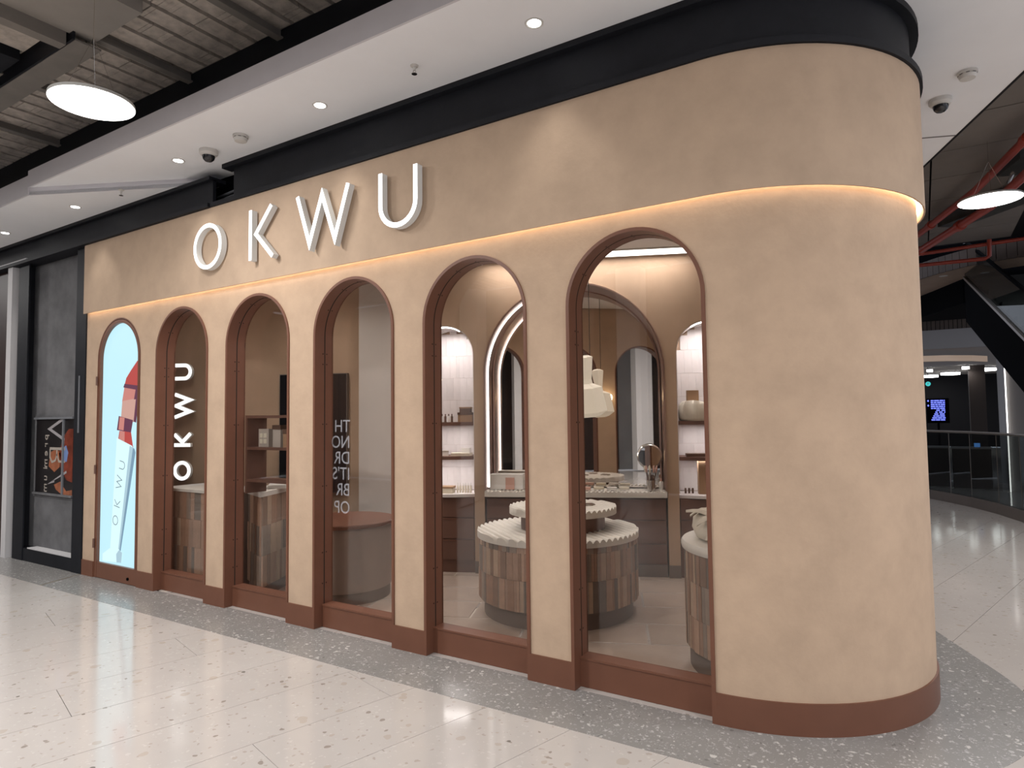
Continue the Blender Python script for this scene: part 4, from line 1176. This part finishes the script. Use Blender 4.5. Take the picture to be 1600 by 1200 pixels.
# shelves in the third window with boxes
t = thing('window_shelf', 'brown open shelf fixed behind the third arch', 'shelf', (AX[2], 0.176, 0))
B(-0.385, -0.360, 0.0, 0.20, 0.93, 1.60).build('side_panel', M['bronze_dark'], t)
B(0.360, 0.385, 0.0, 0.20, 0.93, 1.60).build('side_panel', M['bronze_dark'], t)
for z_ in (1.03, 1.305, 1.575):
    B(-0.360, 0.360, 0.0, 0.20, z_, z_ + 0.022).build('board', M['bronze_dark'], t)
def wbox(label, x, sx, sz, m_, lid=None, z=1.327, y=0.12, name='gift_box'):
    t = thing(name, label, 'box', (AX[2] + x, 0.176 + y, z), random.uniform(-0.1, 0.1))
    B(-sx / 2, sx / 2, -0.05, 0.05, 0, sz).build('carton', m_, t)
    if lid: B(-sx / 2 - 0.004, sx / 2 + 0.004, -0.054, 0.054, sz - 0.035, sz + 0.002).build('lid', lid, t)
    return t
g_ = wbox('grey box with pale squares, leftmost on the window shelf', -0.235, 0.12, 0.155, M['grey_card'])
for i_ in range(2):
    for k in range(2): B(-0.045 + i_ * 0.045, -0.01 + i_ * 0.045, -0.052, -0.050, 0.03 + k * 0.05, 0.068 + k * 0.05).build('label_square', M['cream_card'], g_)
wbox('tall grey box with a dark lid in the middle of the window shelf', -0.055, 0.115, 0.185, M['grey_card'], M['brown_card'])
wbox('brown box right of the tall grey box on the window shelf', 0.085, 0.12, 0.15, M['kraft'], M['brown_card'])
wbox('low grey box at the right end of the window shelf', 0.215, 0.115, 0.115, M['grey_card'])

# ---- upright lit letters on the back wall behind arch 2
for ch, zb in (('O', 0.93), ('K', 1.29), ('W', 1.59), ('U', 2.01)):
    t = thing('neon_letter', 'small white lit letter %s turned sideways on the wall behind the second arch' % ch, 'sign letter', L(-2.80, -0.004, zb), SHOP_ROT, 'sideways lit letters behind the second arch')
    strokes(MB(), ch, 0.19, 0.040, -0.050, -0.014, rot=True, sx=1.02).build('return', M['letter_side'], t, smooth=30)
    strokes(MB(), ch, 0.19, 0.038, -0.053, -0.050, rot=True, sx=1.02).build('face', M['letter_face'], t, smooth=30)

# ================================================================== THE ATRIUM ON THE RIGHT
# grey ceiling panels
cp = thing('ceiling_atrium', 'grey panelled ceiling of the atrium beyond the soffit', None, kind='structure')
pm = B(0.01, 1.19, 0.01, 0.99, 4.55, 4.58).mesh('panel', M['ceil_panel'])
for i in range(-3, 7):
    for j in range(0, 10):
        x, y = -2.2 + i * 1.2, 0.5 + j * 1.0
        if x + 1.2 > 1.2 + 0.10 * (12 - y) and y > 3: 
            if x > 0.9 + 0.05 * (12 - y): continue
        link('panel', pm, cp, (x, y, 0))
B(-6, 10, -0.1, 10.9, 4.62, 4.66).build('deck', M['near_black'], cp)
# red pipes
def pipe(label, pts, r, m_='red_pipe', couplings=()):
    t = thing('sprinkler_pipe', label, 'pipe', (0, 0, 0))
    MB().tube(pts, r, 12).build('pipe_run', M[m_], t, smooth=50)
    for c_ in couplings:
        i_, f_ = c_
        a, b = Vector(pts[i_]), Vector(pts[i_ + 1])
        p = a.lerp(b, f_); d_ = (b - a).normalized() * 0.05
        MB().tube([p - d_, p + d_], r * 1.35, 12).build('coupling', M[m_], t, smooth=50)
    return t
pipe('lower red pipe passing behind the round lamp at the right', [(1.55, 3.3, 4.2), (0.85, 6.9, 4.2), (-0.15, 9.7, 4.2), (-0.9, 11.5, 4.2)], 0.055, 'red_pipe', ((0, 0.4), (1, 0.3), (1, 0.8)))
pipe('upper red pipe beside the grey ceiling panels', [(1.35, 3.3, 4.34), (0.66, 6.6, 4.34), (-0.25, 9.5, 4.34), (-1.0, 11.3, 4.34)], 0.045, 'red_pipe', ((0, 0.5), (1, 0.5)))
pipe('thin red pipe crossing level to the right edge', [(-0.3, 10.2, 4.36), (2.6, 10.4, 4.50)], 0.032)
pipe('thin red pipe with a right angle bend below the level pipe', [(-0.3, 10.0, 4.14), (1.00, 10.2, 4.16), (1.06, 10.2, 4.20), (1.07, 10.2, 4.48)], 0.034)
t = thing('valve_cluster', 'dark bracket with pipe fittings above the round lamp at the right', 'pipe fitting', (1.30, 6.3, 4.40))
B(-0.35, 0.35, -0.30, 0.30, 0.04, 0.14).build('duct', M['duct'], t, (0, 0, 0), 0.3)
for k in range(5):
    MB().tube([(-0.3 + 0.15 * k, -0.2, -0.06), (-0.3 + 0.15 * k, 0.2, -0.04 + 0.02 * (k % 2))], 0.022, 8).build('fitting', M['red_pipe'] if k % 2 else M['chrome'], t, smooth=40)
tag(MB().box(-0.9, 0.9, -0.18, 0.18, 0, 0.16).build('duct', M['duct'], None, (1.0, 7.6, 4.33), -0.9), 'grey duct running behind the round lamp at the right', 'duct')
# curved balcony edge of the floor above
BO = [(-1.2, 14.4), (-0.6, 13.4), (-0.11, 12.63), (0.36, 11.95), (0.80, 11.50), (1.23, 11.27), (1.65, 11.15), (2.4, 11.05), (3.4, 11.1)]
BI = [(-1.2, 16.7), (-0.6, 15.9), (-0.13, 15.1), (0.39, 13.87), (0.80, 12.85), (1.30, 12.21), (1.75, 12.05), (2.4, 11.95), (3.4, 12.0)]
def resample(pl, n):
    P = [Vector((a, b)) for a, b in pl]
    ds = [0]
    for a, b in zip(P, P[1:]): ds.append(ds[-1] + (b - a).length)
    out = []
    for k in range(n + 1):
        s_ = ds[-1] * k / n
        j = 0
        while j < len(ds) - 2 and ds[j + 1] < s_: j += 1
        f_ = (s_ - ds[j]) / max(1e-6, ds[j + 1] - ds[j])
        out.append(P[j].lerp(P[j + 1], f_))
    return out
sb = thing('balcony', 'curved balcony edge clad in dark upright slats above the railing', 'balcony', (0, 0, 0))
MB().band(BO, BI, 4.30, 4.34).build('slab_soffit', M['slab_soffit'], sb)
RP = resample(BO, 40)
for a, b in zip(RP, RP[1:]):
    d = b - a
    B(0.004, d.length - 0.004, -0.02, 0.02, 4.30, 4.62).build('slat', M['slat'], sb, (a.x, a.y, 0), math.atan2(d.y, d.x))
MB().band([(p[0] + 0.0, p[1] + 0.03) for p in BO], [(p[0], p[1] + 0.06) for p in BO], 4.34, 4.62).build('backing', M['black'], sb)
t = thing('downlight', 'downlight in the underside of the curved balcony', 'downlight', (0.46, 12.25, 4.30))
MB().lathe([(0, -0.004), (0.055, -0.004), (0.055, 0.0), (0, 0.0)], 20).build('lens', M['down_lens'], t)
MB().lathe([(0.055, -0.006), (0.075, -0.004), (0.075, 0.0), (0.055, 0.0)], 20).build('trim_ring', M['white_plastic'], t)
tag(MB().box(-3.0, 8, 17.0, 17.1, 4.32, 6.0).build('wall_upper', M['black']), 'dark void above the far balcony', None, kind='structure')
# escalator
A_ = Vector((0.80, 12.25, 4.20)); D_ = Vector((0.169, -0.986, -0.484))
U_ = Vector((0.986, 0.169, 0.0))
es = thing('escalator', 'black sided escalator rising towards the curved balcony', 'escalator', (0, 0, 0))
def slope_box(mb, l0, l1, u0, u1, dz0, dz1):
    vs = []
    for l in (l0, l1):
        for u in (u0, u1):
            for dz in (dz0, dz1):
                p = A_ + D_ * l + U_ * u
                vs.append((p.x, p.y, p.z + dz))
    mb.add(vs, [(0, 1, 3, 2), (4, 6, 7, 5), (0, 4, 5, 1), (2, 3, 7, 6), (1, 5, 7, 3), (0, 2, 6, 4)])
    return mb
slope_box(MB(), 0.0, 8.0, 0.0, 0.05, -0.86, 0.0).build('truss_side', M['black'], es)
slope_box(MB(), 0.0, 8.0, 1.15, 1.20, -0.86, 0.0).build('truss_side', M['black'], es)
slope_box(MB(), 0.0, 8.0, 0.05, 1.15, -0.86, -0.80).build('truss_bottom', M['near_black'], es)
slope_box(MB(), 0.0, 8.0, -0.02, 0.10, 0.0, 0.05).build('skirt_rail', M['rail_metal'], es)
slope_box(MB(), 0.0, 8.0, 1.10, 1.22, 0.0, 0.05).build('skirt_rail', M['rail_metal'], es)
slope_box(MB(), 0.0, 8.0, 0.01, 0.03, 0.05, 0.75).build('balustrade_glass', M['rail_glass'], es)
slope_box(MB(), 0.0, 8.0, 0.0, 0.045, 0.75, 0.80).build('handrail', M['black'], es)
for k in range(22):
    p = A_ + D_ * (0.1 + k * 0.36)
    vs = []
    so = MB().box(0.10, 1.10, -0.36, 0.0, -0.24, -0.06).build('step', M['step'], es, (p.x, p.y, p.z + 0.03), math.atan2(U_.y, U_.x))
MB().poly([(0.03, 14.75), (0.39, 13.90), (0.80, 12.88), (1.3, 12.3), (2.0, 12.3), (2.0, 15.6), (0.03, 15.6)], 3.80, 4.29).build('landing_box', M['black'], es)
# railing
RB = [(-1.1, 12.6), (-0.6, 11.9), (-0.1, 11.07), (0.37, 10.27), (0.64, 9.78), (0.94, 9.05), (1.15, 8.33), (1.32, 7.4), (1.40, 6.2)]
rl = thing('glass_railing', 'curved glass railing with a brushed top rail at the edge of the walkway', 'railing', (0, 0, 0))
MB().tube([(p[0], p[1], 1.22) for p in RB], 0.022, 10).build('top_rail', M['rail_metal'], rl, smooth=50)
MB().band([(p[0] - 0.035, p[1] - 0.02) for p in RB], [(p[0] + 0.035, p[1] + 0.02) for p in RB], 0.0, 0.16).build('base_channel', M['rail_shoe'], rl)
for a, b in zip(RB, RB[1:]):
    d = Vector((b[0] - a[0], b[1] - a[1]))
    B(0.008, d.length - 0.008, -0.006, 0.006, 0.15, 1.205).build('glass_panel', M['rail_glass'], rl, (a[0], a[1], 0), math.atan2(d.y, d.x))
    MB().tube([(a[0], a[1], 0.15), (a[0], a[1], 1.20)], 0.006, 6).build('joint', M['rail_metal'], rl)
# far side: slatted bulkhead, grey band, cream lip, ceiling, dark shops
fb = thing('bulkhead', 'dark slatted bulkhead below the balcony on the far side', 'bulkhead', (0, 0, 0))
for k in range(28):
    B(0, 0.085, -0.03, 0.0, 3.82, 4.6).build('slat', M['slat'], fb, (-0.9 + k * 0.10, 18.0, 0))
B(-1.2, 2.4, 18.0, 18.1, 3.6, 4.6).build('backing', M['near_black'], fb)
tag(B(-1.5, 4.0, 17.9, 18.3, 3.30, 3.82).build('trim_4', M['far_grey']), 'grey ceiling band above the cream lip on the far side', None, kind='structure')
LP = [(-1.2, 17.6), (-0.16, 17.85), (0.6, 18.1), (1.2, 18.6), (1.6, 19.2)]
tag(MB().band(LP, [(p[0] + 0.02, p[1] + 0.25) for p in LP], 2.98, 3.13).build('trim_5', M['cream_band']), 'cream curved ceiling lip on the far side', None, kind='structure')
tag(B(-2.5, 7.0, 18.3, 34.0, 3.30, 3.35).build('ceiling_far', M['far_ceiling']), 'grey ceiling over the far shops', None, kind='structure')
for k, (x_, y_, r_) in enumerate(((0.36, 31.5, 0.42), (1.06, 29.8, 0.48), (2.07, 27.6, 0.55), (0.30, 26.8, 0.14), (1.41, 25.9, 0.16))):
    t = thing('ceiling_lamp', ['round ceiling lamp above the teal sign', 'round ceiling lamp in the middle of the far ceiling', 'round ceiling lamp beside the escalator on the far ceiling',
               'small spotlight above the teal sign', 'small spotlight right of the middle on the far ceiling'][k], 'ceiling lamp', (x_, y_, 3.30), 0, 'lamps on the far ceiling')
    MB().lathe([(0, -0.15), (r_ * 0.72, -0.15), (r_ * 0.72, -0.06), (0, -0.06)], 32).build('diffuser', M['lamp_disc'], t)
    light('AREA', 'far_lamp_light', (x_, y_, 3.12), 10 * r_ / 0.45, (1, 0.97, 0.93), 2 * r_)
    MB().lathe([(0, -0.06), (r_ * 0.76, -0.06), (r_ * 0.76, 0), (0, 0)], 32).build('rim', M['lamp_rim'], t)
tag(B(-3.0, 8.0, 33.0, 33.2, 0.0, 3.3).build('wall_far', M['near_black']), 'dark shopfronts on the far side of the atrium', None, kind='structure')
tag(B(-14.0, -1.7, 13.6, 13.8, 0.0, 4.6).build('wall_side', M['brown_far']), 'dark shopfronts behind the shop on the far walkway', None, kind='structure')
tag(B(1.50, 2.0, 26.2, 26.6, 0.0, 3.3).build('pier', M['brown_far']), 'dark brown pier between the far shops', 'pier')
t = thing('led_display', 'blue lit display panel in the dark far shop', 'display', (0.50, 26.3, 1.24))
B(-0.36, 0.36, 0.0, 0.05, -0.08, 0.86).build('casing', M['black'], t)
MB().tube([(0, 0.03, -1.24), (0, 0.03, -0.08)], 0.04, 8).build('stand', M['black'], t)
random.seed(5)
for r_ in range(11):
    z_ = 0.02 + r_ * 0.073
    xs = -0.22 + (0.20 * (1 - abs(r_ - 6) / 6) if r_ < 6 else 0)
    gap = 0.05 if 2 < r_ < 6 else 0.02
    x_ = xs
    while x_ < 0.22:
        w_ = random.uniform(0.06, 0.16)
        B(x_, min(0.23, x_ + w_), -0.008, 0.0, z_, z_ + 0.048).build('lit_row', M['blue_led'], t)
        x_ += w_ + gap
for z_ in (0.56, 0.74): B(-0.33, -0.28, -0.008, 0.0, z_, z_ + 0.06).build('lit_row', M['blue_led'], t)
t = thing('round_sign', 'small round teal sign hanging under the far ceiling', 'sign', (0.22, 26.2, 2.66))
MB().lathe([(0, -0.03), (0.085, -0.03), (0.085, 0.03), (0, 0.03)], 24).build('disc', M['teal_led'], t).rotation_euler = (PI / 2, 0, 0)
MB().stroke([(-0.02, -0.045), (-0.02, 0.045), (0.03, 0.035), (0.03, 0.005), (-0.02, -0.005)], 0.014, -0.036, -0.031).build('mark', M['white'], t)
MB().tube([(0, 0, 0.08), (0, 0, 0.64)], 0.008, 6).build('hanger', M['black'], t)
tag(B(1.42, 3.4, 12.6, 14.5, 0.0, 2.72).build('wall_lift', M['far_grey']), 'grey enclosure below the escalator', None, kind='structure')
tag(MB().box(1.385, 1.405, 12.55, 12.585, 0.0, 2.5).build('light_strip', M['led_far']), 'upright white light strip on the corner of the grey enclosure', 'light strip')
t = thing('kiosk', 'low dark counter behind the railing', 'kiosk', (0.15, 13.2, 0))
B(-0.9, 0.28, 0, 0.5, 0, 0.80).build('body', M['brown_far'], t)
B(-0.92, 0.30, -0.02, 0.52, 0.80, 0.83).build('top', M['far_grey'], t)
t = thing('kiosk', 'low dark counter with a blue screen behind the railing', 'kiosk', (0.75, 13.0, 0))
B(-0.25, 0.40, 0, 0.5, 0, 0.80).build('body', M['brown_far'], t)
B(-0.27, 0.42, -0.02, 0.52, 0.80, 0.83).build('top', M['far_grey'], t)
B(0.12, 0.22, 0.02, 0.05, 0.84, 0.92).build('screen', em_print('kiosk_screen_print', (0.10, 0.28, 0.70), 1.2), t)

# ================================================================== OPPOSITE SIDE OF THE WALKWAY (seen only in reflections)
tag(B(-15.7, -15.5, -9.3, 0.3, 0.0, 4.6).build('wall_end', M['brown_far']), 'added dark wall blocking outside light at the left end of the walkway', None, kind='structure')  # wall out of view, added to cut world light mirrored in the arches
tag(B(-15.5, 8, -9.3, -9.1, 0.0, 4.6).build('wall_opposite', M['near_black']), 'dark shopfronts on the opposite side of the walkway', None, kind='structure')
for k, x_ in enumerate((-9.0, -5.0, -1.4, 2.2)):
    tag(B(x_ - 0.25, x_ + 0.25, -9.1, -8.7, 0.0, 4.6).build('pillar', M['white_paint']), 'white pillar of the opposite shopfronts, number %d from the left' % (k + 1), 'pillar', 'white pillars opposite')
# reflection of mall text, painted as reversed see-through letters on the fourth arch's glass
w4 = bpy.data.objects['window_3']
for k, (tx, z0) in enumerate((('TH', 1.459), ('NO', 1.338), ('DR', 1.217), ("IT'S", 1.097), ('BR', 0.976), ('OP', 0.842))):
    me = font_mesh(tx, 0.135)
    me.materials.append(M['reflected_text'])
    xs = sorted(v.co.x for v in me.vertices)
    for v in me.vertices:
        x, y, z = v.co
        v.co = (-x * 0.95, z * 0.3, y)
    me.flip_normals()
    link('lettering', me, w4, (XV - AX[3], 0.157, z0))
